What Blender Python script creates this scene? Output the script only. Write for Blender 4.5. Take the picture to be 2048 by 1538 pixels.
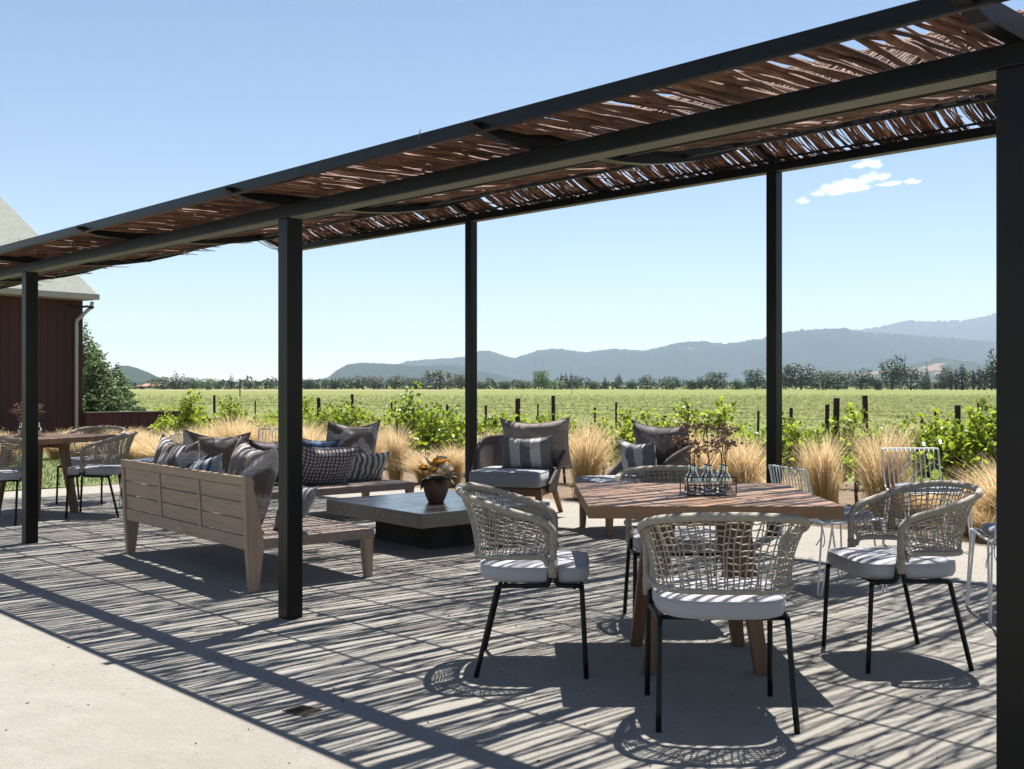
import bpy, math, random
from mathutils import Vector, Matrix, noise as mnoise
R = math.radians
for o in list(bpy.data.objects): bpy.data.objects.remove(o)
scene = bpy.context.scene
col = scene.collection

# ------------------------------------------------------------------ camera
CAMH = 1.3
cam_d = bpy.data.cameras.new('camera')
cam = bpy.data.objects.new('camera', cam_d)
col.objects.link(cam)
cam.location = (0, 0, CAMH)
cam.rotation_euler = (R(90.03), 0, 0)
cam_d.sensor_width = 36
cam_d.lens = 38.2
cam_d.clip_start = 0.05
cam_d.clip_end = 40000
scene.camera = cam

# ------------------------------------------------------------------ light
SUN = Vector((.154, .312, 1)).normalized()
sun_el = math.asin(SUN.z)
sun_az = math.atan2(SUN.x, SUN.y)
world = bpy.data.worlds.new("World")
scene.world = world
world.use_nodes = True
wn = world.node_tree
bg = wn.nodes['Background']
sky = wn.nodes.new('ShaderNodeTexSky')
sky.sky_type = 'NISHITA'
sky.sun_disc = False
sky.sun_elevation = sun_el
sky.sun_rotation = sun_az
sky.altitude = 50
sky.air_density = 1.0
sky.dust_density = 0.0
sky.ozone_density = 1.1
wn.links.new(sky.outputs[0], bg.inputs[0])
bg.inputs[1].default_value = 0.054
sd = bpy.data.lights.new('sun', 'SUN')
sd.energy = 5.0
sd.angle = R(0.53)
sd.color = (1.0, 0.965, 0.91)
so = bpy.data.objects.new('sun', sd)
col.objects.link(so)
so.rotation_euler = SUN.to_track_quat('Z', 'Y').to_euler()
so.location = SUN * 60
vs = scene.view_settings
vs.view_transform = 'Standard'
vs.look = 'None'
vs.exposure = 1.36
vs.gamma = 1
scene.cycles.transparent_max_bounces = 64

# ------------------------------------------------------------------ helpers
def tag(o, label=None, cat=None, group=None, kind=None):
    if label: o['label'] = label
    if cat: o['category'] = cat
    if group: o['group'] = group
    if kind: o['kind'] = kind
    return o

def empty(name, loc=(0, 0, 0), rz=0):
    o = bpy.data.objects.new(name, None)
    col.objects.link(o)
    o.location = loc
    o.rotation_euler = (0, 0, rz)
    o.empty_display_size = .1
    return o

def copy_tree(o, parent=None):
    c = o.copy()
    col.objects.link(c)
    if parent: c.parent = parent
    for ch in list(o.children): copy_tree(ch, c)
    return c

def catmull(P, n=8, closed=False):
    P = [Vector(p) for p in P]
    out = []
    m = len(P)
    for i in range(m - 1):
        a, b, c, d = P[max(i - 1, 0)], P[i], P[i + 1], P[min(i + 2, m - 1)]
        for k in range(n):
            t = k / n
            out.append(.5 * ((2 * b) + (c - a) * t + (2 * a - 5 * b + 4 * c - d) * t * t + (3 * b - a - 3 * c + d) * t ** 3))
    out.append(P[-1])
    return out

class MB:
    def __init__(s):
        s.v = []; s.f = []; s.uv = None
    def add(s, vs, fs):
        n = len(s.v)
        s.v += [tuple(v) for v in vs]
        s.f += [tuple(i + n for i in f) for f in fs]
    def box(s, x0, x1, y0, y1, z0, z1, M=None):
        v = [(x, y, z) for z in (z0, z1) for y in (y0, y1) for x in (x0, x1)]
        if M: v = [M @ Vector(p) for p in v]
        s.add(v, [(0, 2, 3, 1), (4, 5, 7, 6), (0, 1, 5, 4), (2, 6, 7, 3), (0, 4, 6, 2), (1, 3, 7, 5)])
    def hull8(s, v):
        s.add(v, [(0, 2, 3, 1), (4, 5, 7, 6), (0, 1, 5, 4), (2, 6, 7, 3), (0, 4, 6, 2), (1, 3, 7, 5)])
    def taper(s, a, b, wa, wb, da=None, db=None):
        """square bar from point a (size wa x da) to b (wb x db); sections stay horizontal"""
        da = da or wa; db = db or wb
        v = []
        for c, w, d in ((a, wa, da), (b, wb, db)):
            for sy in (-1, 1):
                for sx in (-1, 1):
                    v.append((c[0] + sx * w / 2, c[1] + sy * d / 2, c[2]))
        s.hull8(v)
    def tube(s, P, r, sides=6, cap=True, r2=None):
        P = [Vector(p) for p in P]
        n = len(P)
        base = len(s.v)
        up = None
        for i, p in enumerate(P):
            d = (P[min(i + 1, n - 1)] - P[max(i - 1, 0)])
            if d.length < 1e-9: d = Vector((0, 0, 1))
            d.normalize()
            if up is None:
                up = Vector((0, 0, 1)) if abs(d.z) < .9 else Vector((1, 0, 0))
            a = d.cross(up)
            if a.length < 1e-4: a = d.cross(Vector((1, .3, 0)))
            a.normalize()
            b = a.cross(d).normalized()
            up = b
            rr = r[i] if isinstance(r, (list, tuple)) else (r if r2 is None else r + (r2 - r) * i / (n - 1))
            for k in range(sides):
                q = 2 * math.pi * k / sides
                s.v.append(tuple(p + a * math.cos(q) * rr + b * math.sin(q) * rr))
        for i in range(n - 1):
            for k in range(sides):
                k2 = (k + 1) % sides
                s.f.append((base + i * sides + k, base + i * sides + k2, base + (i + 1) * sides + k2, base + (i + 1) * sides + k))
        if cap:
            s.f.append(tuple(base + k for k in reversed(range(sides))))
            s.f.append(tuple(base + (n - 1) * sides + k for k in range(sides)))
    def grid(s, rows, closed=False):
        n = len(s.v); R_ = len(rows); C_ = len(rows[0])
        for r in rows: s.v += [tuple(p) for p in r]
        for i in range(R_ - 1):
            for j in range(C_ if closed else C_ - 1):
                j2 = (j + 1) % C_
                s.f.append((n + i * C_ + j, n + i * C_ + j2, n + (i + 1) * C_ + j2, n + (i + 1) * C_ + j))
    def superell(s, c, a, b, h, e1=.4, e2=.35, nu=44, nv=14):
        """rounded cushion centred at c, half sizes a,b,h"""
        def pw(x, e): return math.copysign(abs(x) ** e, x)
        rows = []
        for i in range(nv + 1):
            ph = -math.pi / 2 + math.pi * i / nv
            rows.append([(c[0] + a * pw(math.cos(ph), e1) * pw(math.cos(2 * math.pi * j / nu), e2),
                          c[1] + b * pw(math.cos(ph), e1) * pw(math.sin(2 * math.pi * j / nu), e2),
                          c[2] + h * pw(math.sin(ph), e1)) for j in range(nu)])
        s.grid(rows, closed=True)
    def lathe(s, prof, n=24, c=(0, 0, 0)):
        rows = [[(c[0] + r * math.cos(2 * math.pi * j / n), c[1] + r * math.sin(2 * math.pi * j / n), c[2] + z) for j in range(n)] for r, z in prof]
        s.grid(rows, closed=True)
    def mesh(s, name, smooth=False, uvs=None):
        m = bpy.data.meshes.new(name)
        m.from_pydata(s.v, [], s.f)
        m.update()
        if smooth: m.polygons.foreach_set('use_smooth', [True] * len(m.polygons))
        if uvs:
            l = m.uv_layers.new(name='UVMap')
            for lp in m.loops: l.data[lp.index].uv = uvs[lp.vertex_index]
        return m
    def build(s, name, mat, parent=None, smooth=False, bevel=0, uvs=None, kind=None, segs=2):
        m = s.mesh(name, smooth, uvs)
        if mat: m.materials.append(mat)
        o = bpy.data.objects.new(name, m)
        col.objects.link(o)
        if parent: o.parent = parent
        if bevel:
            b = o.modifiers.new('bevel', 'BEVEL')
            b.width = bevel; b.segments = segs; b.limit_method = 'ANGLE'; b.angle_limit = R(40)
        if kind: o['kind'] = kind
        return o

# ------------------------------------------------------------------ materials
def nodes(name):
    m = bpy.data.materials.new(name)
    m.use_nodes = True
    nt = m.node_tree
    return m, nt, nt.nodes['Principled BSDF']

def coords(nt, scale=(1, 1, 1), kind='Object', rot=(0, 0, 0)):
    tc = nt.nodes.new('ShaderNodeTexCoord')
    mp = nt.nodes.new('ShaderNodeMapping')
    mp.inputs['Scale'].default_value = scale
    mp.inputs['Rotation'].default_value = rot
    nt.links.new(tc.outputs[kind], mp.inputs[0])
    return mp.outputs[0]

def noise(nt, vec, scale, detail=4, rough=.55, dist=0):
    n = nt.nodes.new('ShaderNodeTexNoise')
    n.inputs['Scale'].default_value = scale
    n.inputs['Detail'].default_value = detail
    n.inputs['Roughness'].default_value = rough
    n.inputs['Distortion'].default_value = dist
    nt.links.new(vec, n.inputs['Vector'])
    return n.outputs['Fac']

def ramp(nt, fac, stops, interp='LINEAR'):
    r = nt.nodes.new('ShaderNodeValToRGB')
    r.color_ramp.interpolation = interp
    e = r.color_ramp.elements
    while len(e) > 1: e.remove(e[-1])
    e[0].position = stops[0][0]; e[0].color = (*stops[0][1], 1)
    for p, c in stops[1:]:
        k = e.new(p); k.color = (*c, 1)
    nt.links.new(fac, r.inputs[0])
    return r.outputs[0]

def mixc(nt, fac, a, b, mode='MIX'):
    m = nt.nodes.new('ShaderNodeMix')
    m.data_type = 'RGBA'; m.blend_type = mode
    for sock, v in ((m.inputs[0], fac), (m.inputs[6], a), (m.inputs[7], b)):
        if isinstance(v, (int, float)): sock.default_value = v
        elif isinstance(v, tuple): sock.default_value = (*v, 1)
        else: nt.links.new(v, sock)
    return m.outputs[2]

def math_(nt, op, a, b=None, c=None):
    m = nt.nodes.new('ShaderNodeMath'); m.operation = op
    for i, v in enumerate((a, b, c)):
        if v is None: continue
        if isinstance(v, (int, float)): m.inputs[i].default_value = v
        else: nt.links.new(v, m.inputs[i])
    return m.outputs[0]

def bump(nt, bs, h, strength=.3, dist=.01):
    b = nt.nodes.new('ShaderNodeBump')
    b.inputs['Strength'].default_value = strength
    b.inputs['Distance'].default_value = dist
    nt.links.new(h, b.inputs['Height'])
    nt.links.new(b.outputs[0], bs.inputs['Normal'])

def simple(name, c1, c2, scale=8, stretch=(1, 1, 1), rough=.6, bstr=.2, bdist=.004, bscale=None, metal=0, detail=5, lo=.3, hi=.7, kind='Object', spec=None, coat=0):
    m, nt, bs = nodes(name)
    v = coords(nt, stretch, kind)
    f = noise(nt, v, scale, detail)
    nt.links.new(ramp(nt, f, [(lo, c1), (hi, c2)]), bs.inputs['Base Color'])
    bs.inputs['Roughness'].default_value = rough
    bs.inputs['Metallic'].default_value = metal
    if spec is not None: bs.inputs['Specular IOR Level'].default_value = spec
    if coat: bs.inputs['Coat Weight'].default_value = coat
    if bstr: bump(nt, bs, noise(nt, v, bscale or scale * 3, 4), bstr, bdist)
    return m

M = {}
M['steel'] = simple('dark_painted_steel', (.0045, .0047, .005), (.008, .0085, .009), 3, rough=.32, bstr=.05, bscale=90, bdist=.001, spec=.2)
M['strip'] = simple('olive_reflected_light', (.20, .19, .145), (.26, .25, .19), 3, rough=.6, bstr=0)  # ground light reflected off the dark beam undersides, painted as pale olive
def branch_mat():
    m, nt, bs = nodes('bark_branch')
    v = coords(nt)
    a = noise(nt, v, 9, 3)
    b = noise(nt, v, 140, 3)
    c = ramp(nt, a, [(.3, (.16, .070, .045)), (.5, (.25, .125, .080)), (.68, (.38, .23, .16))])
    c = mixc(nt, math_(nt, 'MULTIPLY', b, .5), c, (.11, .05, .033))
    geo = nt.nodes.new('ShaderNodeNewGeometry'); oi = nt.nodes.new('ShaderNodeObjectInfo')
    rnd = math_(nt, 'FRACT', math_(nt, 'ADD', math_(nt, 'MULTIPLY', geo.outputs['Random Per Island'], 7.3), math_(nt, 'MULTIPLY', oi.outputs['Random'], 5.7)))
    c = mixc(nt, 1.0, c, ramp(nt, rnd, [(0, (.35, .32, .30)), (.35, (.75, .66, .60)), (.7, (1.1, .98, .92)), (1, (1.55, 1.5, 1.45))]), 'MULTIPLY')
    nt.links.new(c, bs.inputs['Base Color'])
    bs.inputs['Roughness'].default_value = .75
    bump(nt, bs, b, .8, .006)
    return m
M['branch'] = branch_mat()
def wood(name, c1, c2, c3, stretch, rough=.55, scale=3.2, knots=True):
    m, nt, bs = nodes(name)
    v = coords(nt, stretch)
    f = noise(nt, v, scale, 8, .62, .35)
    g = noise(nt, v, scale * 9, 4)
    c = ramp(nt, f, [(.28, c1), (.5, c2), (.72, c3)])
    c = mixc(nt, math_(nt, 'MULTIPLY', g, .45), c, tuple(x * .62 for x in c1))
    nt.links.new(c, bs.inputs['Base Color'])
    bs.inputs['Roughness'].default_value = rough
    bump(nt, bs, g, .25, .002)
    return m
tk = ((.26, .125, .058), (.36, .19, .095), (.44, .25, .135))
M['teak_x'] = wood('oiled_teak', *tk, (1, 14, 14), .5)
M['teak_z'] = wood('oiled_teak_upright', (.17, .075, .030), (.24, .112, .048), (.30, .15, .07), (14, 14, 1), .5)
M['leg_z'] = wood('golden_teak_leg', (.22, .11, .05), (.31, .165, .078), (.38, .21, .11), (14, 14, 1), .5)
gk = ((.42, .285, .185), (.55, .39, .265), (.65, .48, .34))
M['grey_x'] = wood('weathered_teak', *gk, (1, 16, 16), .7)
M['grey_y'] = wood('weathered_teak_slat', (.28, .21, .17), (.38, .29, .24), (.47, .38, .31), (16, 1, 16), .7)
M['grey_z'] = wood('weathered_teak_upright', *gk, (16, 16, 1), .7)
M['seat_x'] = wood('weathered_teak_seat', (.28, .21, .17), (.38, .29, .235), (.47, .38, .31), (1, 16, 16), .65)
M['rope'] = simple('cream_rope', (.38, .335, .27), (.50, .455, .38), 60, rough=.85, bstr=.6, bscale=420, bdist=.002)
def fabric(name, c, rough=.9):
    m, nt, bs = nodes(name)
    v = coords(nt)
    f = noise(nt, v, 9, 5)
    w = noise(nt, v, 520, 2)
    nt.links.new(mixc(nt, f, tuple(x * .9 for x in c), tuple(min(1, x * 1.08) for x in c)), bs.inputs['Base Color'])
    bs.inputs['Roughness'].default_value = rough
    bs.inputs['Sheen Weight'].default_value = .25
    h = math_(nt, 'ADD', math_(nt, 'MULTIPLY', w, .25), noise(nt, v, 14, 2))
    bump(nt, bs, h, .35, .006)
    return m
M['cushion'] = fabric('pale_grey_fabric', (.50, .50, .54))
M['cushion_g'] = fabric('grey_outdoor_fabric', (.40, .41, .44))
M['cushion_b'] = fabric('blue_grey_fabric', (.22, .25, .33))
M['white_metal'] = simple('white_powder_coat', (1, 1, .99), (1, 1, 1), 20, rough=.35, bstr=0)
M['brass'] = simple('brass_plate', (.75, .55, .2), (.85, .65, .3), 30, rough=.35, bstr=0, metal=.8)
def wicker():
    m, nt, bs = nodes('taupe_wicker')
    v = coords(nt, (1, 1, 1), 'UV')
    w = nt.nodes.new('ShaderNodeTexWave'); w.wave_type = 'BANDS'; w.bands_direction = 'X'
    w.inputs['Scale'].default_value = 22
    nt.links.new(v, w.inputs[0])
    f = w.outputs['Fac']
    n = noise(nt, v, 60, 3)
    c = mixc(nt, f, (.085, .062, .058), (.26, .205, .19))
    nt.links.new(mixc(nt, math_(nt, 'MULTIPLY', n, .4), c, (.10, .08, .075)), bs.inputs['Base Color'])
    bs.inputs['Roughness'].default_value = .7
    bump(nt, bs, f, .8, .006)
    return m
M['wicker'] = wicker()
def concrete():
    m, nt, bs = nodes('polished_dark_concrete')
    v = coords(nt)
    f = noise(nt, v, 4, 8, .6)
    nt.links.new(ramp(nt, f, [(.3, (.045, .041, .038)), (.7, (.075, .070, .066))]), bs.inputs['Base Color'])
    nt.links.new(ramp(nt, noise(nt, v, 9, 4), [(.3, (.24,) * 3), (.7, (.34,) * 3)]), bs.inputs['Roughness'])
    bs.inputs['Coat Weight'].default_value = 1; bs.inputs['Coat Roughness'].default_value = .27
    bs.inputs['Specular IOR Level'].default_value = .75
    bump(nt, bs, noise(nt, v, 12, 3), .04, .002)
    return m
M['concrete'] = concrete()
M['clay'] = simple('terracotta', (.13, .055, .03), (.20, .095, .055), 12, rough=.55, bstr=.25, bscale=40, bdist=.002)

def uvmat(name, fn, rough=.9):
    m, nt, bs = nodes(name)
    tc = nt.nodes.new('ShaderNodeTexCoord')
    sp = nt.nodes.new('ShaderNodeSeparateXYZ')
    nt.links.new(tc.outputs['UV'], sp.inputs[0])
    c = fn(nt, tc.outputs['UV'], sp.outputs[0], sp.outputs[1])
    f = noise(nt, tc.outputs['Object'], 400, 2)
    w = noise(nt, tc.outputs['Object'], 11, 3)
    nt.links.new(c, bs.inputs['Base Color'])
    bs.inputs['Roughness'].default_value = rough
    bs.inputs['Sheen Weight'].default_value = .3
    bump(nt, bs, math_(nt, 'ADD', math_(nt, 'MULTIPLY', f, .2), w), .4, .008)
    return m
def stripes(n, cols, wob=.0, axis=0):
    def fn(nt, uv, u, v):
        x = u if axis == 0 else v
        if wob: x = math_(nt, 'ADD', x, math_(nt, 'MULTIPLY', math_(nt, 'SUBTRACT', noise(nt, uv, 9, 3), .5), wob))
        fr = math_(nt, 'FRACT', math_(nt, 'MULTIPLY', x, n))
        k = len(cols)
        return ramp(nt, fr, [(i / k, c) for i, c in enumerate(cols)], 'CONSTANT')
    return fn
def ikat(base, lite, sc=2.2, seed=0):
    def fn(nt, uv, u, v):
        mp = nt.nodes.new('ShaderNodeMapping'); mp.inputs['Location'].default_value = (seed, seed * .7, 0)
        nt.links.new(uv, mp.inputs[0])
        n = math_(nt, 'MULTIPLY', math_(nt, 'SUBTRACT', noise(nt, mp.outputs[0], 7, 5, .7), .5), .35)
        a = math_(nt, 'ABSOLUTE', math_(nt, 'SUBTRACT', math_(nt, 'FRACT', math_(nt, 'MULTIPLY', math_(nt, 'ADD', u, seed * .13), sc * .5)), .5))
        b = math_(nt, 'ABSOLUTE', math_(nt, 'SUBTRACT', math_(nt, 'FRACT', math_(nt, 'ADD', math_(nt, 'MULTIPLY', v, sc * .5), seed * .31)), .5))
        d = math_(nt, 'ADD', math_(nt, 'ADD', a, b), n)
        ring = math_(nt, 'PINGPONG', math_(nt, 'MULTIPLY', d, 2.0), .5)
        c = ramp(nt, ring, [(.0, base), (.24, base), (.34, lite), (.5, tuple(x * .8 for x in lite))])
        streak = nt.nodes.new('ShaderNodeMapping'); streak.inputs['Scale'].default_value = (6, 60, 1)
        nt.links.new(uv, streak.inputs[0])
        s = noise(nt, streak.outputs[0], 1.2, 4)
        return mixc(nt, ramp(nt, s, [(.4, (0, 0, 0)), (.62, (.55,) * 3)]), c, tuple(x * .8 for x in base))
    return fn
def check(dark, lite):
    def fn(nt, uv, u, v):
        a = math_(nt, 'FRACT', math_(nt, 'MULTIPLY', u, 15))
        b = math_(nt, 'FRACT', math_(nt, 'MULTIPLY', v, 11))
        n = math_(nt, 'MULTIPLY', noise(nt, uv, 60, 3), .5)
        s = math_(nt, 'MULTIPLY', math_(nt, 'GREATER_THAN', math_(nt, 'ADD', a, n), .68), math_(nt, 'GREATER_THAN', math_(nt, 'ADD', b, n), .6))
        return mixc(nt, s, dark, lite)
    return fn
M['ikat'] = uvmat('dark_ikat_cloth', ikat((.15, .112, .098), (.72, .64, .62), 2.2, 0))
M['ikat2'] = uvmat('brown_ikat_cloth', ikat((.17, .125, .105), (.70, .61, .57), 1.6, 1.7))
M['charcoal'] = uvmat('charcoal_cloth', ikat((.07, .056, .058), (.27, .23, .24), 1.4, 2.6))
M['taupe'] = uvmat('taupe_cloth', ikat((.30, .24, .22), (.45, .38, .36), 1.2, .8))
M['widestripe'] = uvmat('grey_cream_wide_stripes', stripes(1, [(.19, .20, .21), (.64, .62, .60), (.18, .185, .20), (.64, .62, .60), (.19, .20, .21)]))
M['thinstripe'] = uvmat('cream_grey_thin_stripes', stripes(9, [(.72, .69, .62), (.14, .14, .155)], .02))
M['bluestripe'] = uvmat('blue_white_stripes', stripes(6, [(.48, .52, .52), (.06, .10, .18), (.33, .38, .42)], .01))
M['blue'] = uvmat('navy_cloth', stripes(1, [(.022, .055, .13), (.022, .055, .13), (.10, .21, .36), (.022, .055, .13), (.022, .055, .13)], .05))
M['check'] = uvmat('plum_cream_checks', check((.08, .065, .095), (.60, .53, .52)))
M['greystripe'] = uvmat('soft_grey_stripes', stripes(7, [(.36, .36, .36), (.22, .22, .23)], .02))

def leafmat(name, c1, c2, c3, trans=.35, rough=.45, wscale=3.5, kind='Object'):
    m, nt, bs = nodes(name)
    v = coords(nt, (1, 1, 1), kind)
    f = noise(nt, v, wscale, 3)
    g = nt.nodes.new('ShaderNodeTexWhiteNoise')
    geo = nt.nodes.new('ShaderNodeNewGeometry')
    rp = geo.outputs['Random Per Island']
    c = ramp(nt, rp, [(0, c1), (.55, c2), (1, c3)])
    c = mixc(nt, math_(nt, 'MULTIPLY', f, .5), c, c2)
    nt.nodes.remove(g)
    out = nt.nodes['Material Output']
    nt.links.new(c, bs.inputs['Base Color'])
    bs.inputs['Roughness'].default_value = rough
    tr = nt.nodes.new('ShaderNodeBsdfTranslucent')
    nt.links.new(c, tr.inputs[0])
    mx = nt.nodes.new('ShaderNodeMixShader'); mx.inputs[0].default_value = trans
    nt.links.new(bs.outputs[0], mx.inputs[1]); nt.links.new(tr.outputs[0], mx.inputs[2])
    nt.links.new(mx.outputs[0], out.inputs['Surface'])
    return m
M['vine'] = leafmat('vine_leaf', (.20, .31, .03), (.37, .48, .045), (.66, .70, .10), .6, .30)
M['vinerow'] = leafmat('vineyard_leaf', (.17, .205, .045), (.22, .255, .052), (.28, .30, .068), .4, .8)
M['feather'] = leafmat('feathergrass_straw', (.84, .59, .31), (1.0, .76, .43), (1.0, .90, .62), .64, .6, 2)
M['featherbase'] = leafmat('feathergrass_green', (.30, .32, .07), (.46, .42, .12), (.58, .48, .18), .5, .6, 2)
M['tree_dark'] = leafmat('dark_foliage', (.028, .052, .020), (.048, .082, .030), (.08, .12, .042), .2, .6, .5)
M['tree_mid'] = leafmat('mid_foliage', (.040, .070, .024), (.065, .105, .036), (.10, .15, .05), .25, .6, .5)
M['tree_light'] = leafmat('light_foliage', (.08, .14, .035), (.12, .20, .05), (.18, .27, .08), .3, .6, .5)
M['tree_near'] = leafmat('conifer_foliage', (.085, .145, .05), (.15, .23, .075), (.25, .34, .11), .35, .6, .5)
M['tree_olive'] = leafmat('olive_foliage', (.055, .070, .030), (.085, .10, .045), (.12, .13, .06), .25, .6, .5)
M['bark'] = simple('tree_bark', (.05, .035, .025), (.11, .08, .06), 6, rough=.9, bstr=.5, bdist=.02)
M['lawn'] = leafmat('lawn_blade', (.11, .17, .04), (.17, .25, .06), (.28, .30, .11), .3, .6, 2)
M['dried'] = simple('dried_flower_brown', (.18, .105, .07), (.46, .30, .21), 90, rough=.9, bstr=0)
M['wire'] = simple('black_wire', (.01, .01, .011), (.02, .02, .02), 20, rough=.4, bstr=0)
def glass():
    m, nt, bs = nodes('bottle_glass')
    bs.inputs['Base Color'].default_value = (.93, .975, .985, 1)
    bs.inputs['Transmission Weight'].default_value = 1
    bs.inputs['Roughness'].default_value = .03
    bs.inputs['IOR'].default_value = 1.33
    return m
M['glass'] = glass()
# ------------------------------------------------------------------ setting: ground sheets
def terrace_mat():
    m, nt, bs = nodes('decomposed_granite')
    v = coords(nt)
    big = noise(nt, v, .55, 5, .6)
    mid = noise(nt, v, 5, 6, .65)
    fine = noise(nt, v, 170, 3, .7)
    c = ramp(nt, big, [(.25, (.385, .352, .305)), (.5, (.435, .40, .35)), (.75, (.475, .44, .39))])
    c = mixc(nt, ramp(nt, mid, [(.35, (.42,) * 3), (.65, (0,) * 3)]), c, (.32, .288, .243))
    c = mixc(nt, ramp(nt, fine, [(.3, (.75,) * 3), (.46, (0,) * 3)]), c, (.16, .145, .125))
    patch = ramp(nt, noise(nt, v, 1.3, 3), [(.46, (0,) * 3), (.58, (1,) * 3)])
    flake = ramp(nt, noise(nt, coords(nt, (1, 2.4, 1)), 26, 5, .75), [(.57, (0,) * 3), (.63, (.9,) * 3)])
    c = mixc(nt, math_(nt, 'MULTIPLY', patch, flake), c, (.19, .17, .145))
    vo = nt.nodes.new('ShaderNodeTexVoronoi'); vo.inputs['Scale'].default_value = 60
    nt.links.new(v, vo.inputs[0])
    c = mixc(nt, ramp(nt, vo.outputs['Distance'], [(.06, (.6,) * 3), (.14, (0,) * 3)]), c, (.46, .44, .41))
    nt.links.new(c, bs.inputs['Base Color'])
    bs.inputs['Roughness'].default_value = .95
    h = math_(nt, 'ADD', math_(nt, 'MULTIPLY', fine, .5), math_(nt, 'MULTIPLY', mid, .9))
    h = math_(nt, 'ADD', h, math_(nt, 'MULTIPLY', noise(nt, v, 30, 4, .7), .7))
    bump(nt, bs, h, .8, .024)
    return m
M['terrace'] = terrace_mat()
M['soil'] = simple('mulch_soil', (.13, .085, .05), (.27, .19, .12), 6, rough=.95, bstr=.8, bscale=30, bdist=.03)
def field_mat(name='field_green'):
    m, nt, bs = nodes(name)
    v = coords(nt)
    st = coords(nt, (.25, 1, 1), 'Object')
    a = noise(nt, v, .012, 4)
    b = noise(nt, v, .6, 5)
    base = ramp(nt, a, [(.3, (.215, .235, .070)), (.55, (.25, .265, .080)), (.8, (.30, .30, .10))])
    base = mixc(nt, ramp(nt, b, [(.35, (.6,) * 3), (.7, (0,) * 3)]), base, (.15, .20, .075))
    # cultivated strips: tan headlands between vineyard blocks, lying across the valley
    sp = nt.nodes.new('ShaderNodeSeparateXYZ'); tc = nt.nodes.new('ShaderNodeTexCoord')
    nt.links.new(tc.outputs['Object'], sp.inputs[0])
    y = math_(nt, 'ADD', sp.outputs[1], math_(nt, 'MULTIPLY', sp.outputs[0], .10))
    strip = ramp(nt, math_(nt, 'DIVIDE', y, 400), [(0, (0,) * 3), (.262, (0,) * 3), (.27, (.9,) * 3), (.285, (.9,) * 3), (.30, (0,) * 3), (.60, (0,) * 3), (.62, (.9,) * 3), (.74, (.8,) * 3), (.78, (0,) * 3)])
    left = ramp(nt, math_(nt, 'ADD', math_(nt, 'DIVIDE', sp.outputs[0], 200), .5), [(0, (1,) * 3), (.36, (1,) * 3), (.55, (0,) * 3)])
    base = mixc(nt, math_(nt, 'MULTIPLY', strip, left), base, (.33, .27, .16))
    nt.links.new(base, bs.inputs['Base Color'])
    bs.inputs['Roughness'].default_value = 1
    bs.inputs['Specular IOR Level'].default_value = .1
    return m
M['field'] = field_mat()
def sheet(name, pts, z, mat, kind='structure', label=None):
    b = MB(); b.add([(x, y, z) for x, y in pts], [tuple(range(len(pts)))])
    o = b.build(name, mat); o['kind'] = kind
    return o
sheet('ground', [(-12000, -60), (12000, -60), (12000, 14000), (-12000, 14000)], -.012, M['field'])
sheet('planting_bed', [(-9.6, 15.0), (-5, 13.6), (-1, 13.2), (.6, 11.6), (3.7, 8.4), (9, 2.8), (22, -4), (30, 6), (5.2, 13.8), (1.8, 17.4), (-4.5, 24.5), (-9, 30), (-14, 24)], -.004, M['soil'])
tp = [(-30, -12), (16, -12), (14, -2), (7.6, 4.9), (3.73, 9.0), (.6, 12.2), (-1.2, 13.75), (-2.4, 14.35), (-3.8, 14.6), (-5.1, 14.25), (-6.1, 13.3), (-8.2, 11.6), (-14, 8)]
rt = random.Random(5)
edge = []
for i in range(len(tp)):
    a, b_ = Vector(tp[i]), Vector(tp[(i + 1) % len(tp)])
    n = 1 if (a.y < 2 and b_.y < 2) else max(1, int((b_ - a).length / .22))
    for k in range(n):
        q = a.lerp(b_, k / n)
        if n > 1: q += Vector((rt.uniform(-.035, .035), rt.uniform(-.035, .035)))
        edge.append((q.x, q.y))
sheet('terrace', edge, 0, M['terrace'])
# lawn behind the left dining group
lb = MB(); rl = random.Random(8)
LP = [(-16, 10.0), (-8.3, 11.8), (-6.2, 13.45), (-5.15, 14.4), (-4.2, 14.8), (-5.5, 17.6), (-9.5, 21.5), (-18, 20)]
def inpoly(x, y, P):
    c = False
    for i in range(len(P)):
        (x1, y1), (x2, y2) = P[i], P[i - 1]
        if (y1 > y) != (y2 > y) and x < (x2 - x1) * (y - y1) / (y2 - y1) + x1: c = not c
    return c
M['turf'] = simple('turf', (.10, .14, .04), (.22, .24, .09), 5, rough=1, bstr=.6, bscale=60, bdist=.02)
sheet('lawn', LP, .0, M['turf'])
n = 0
while n < 9000:
    x, y = rl.uniform(-10.5, -4), rl.uniform(11, 19)
    if not inpoly(x, y, LP): continue
    n += 1
    h = rl.uniform(.03, .075); a = rl.uniform(0, 6.28); w = .006
    dx, dy = rl.uniform(-.03, .03), rl.uniform(-.03, .03)
    lb.add([(x - w * math.cos(a), y - w * math.sin(a), 0), (x + w * math.cos(a), y + w * math.sin(a), 0), (x + dx, y + dy, h)], [(0, 1, 2)])
o = lb.build('lawn_grass', M['lawn']); tag(o, 'short mown green grass beyond the pale terrace on the left', 'grass', kind='stuff')

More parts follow.
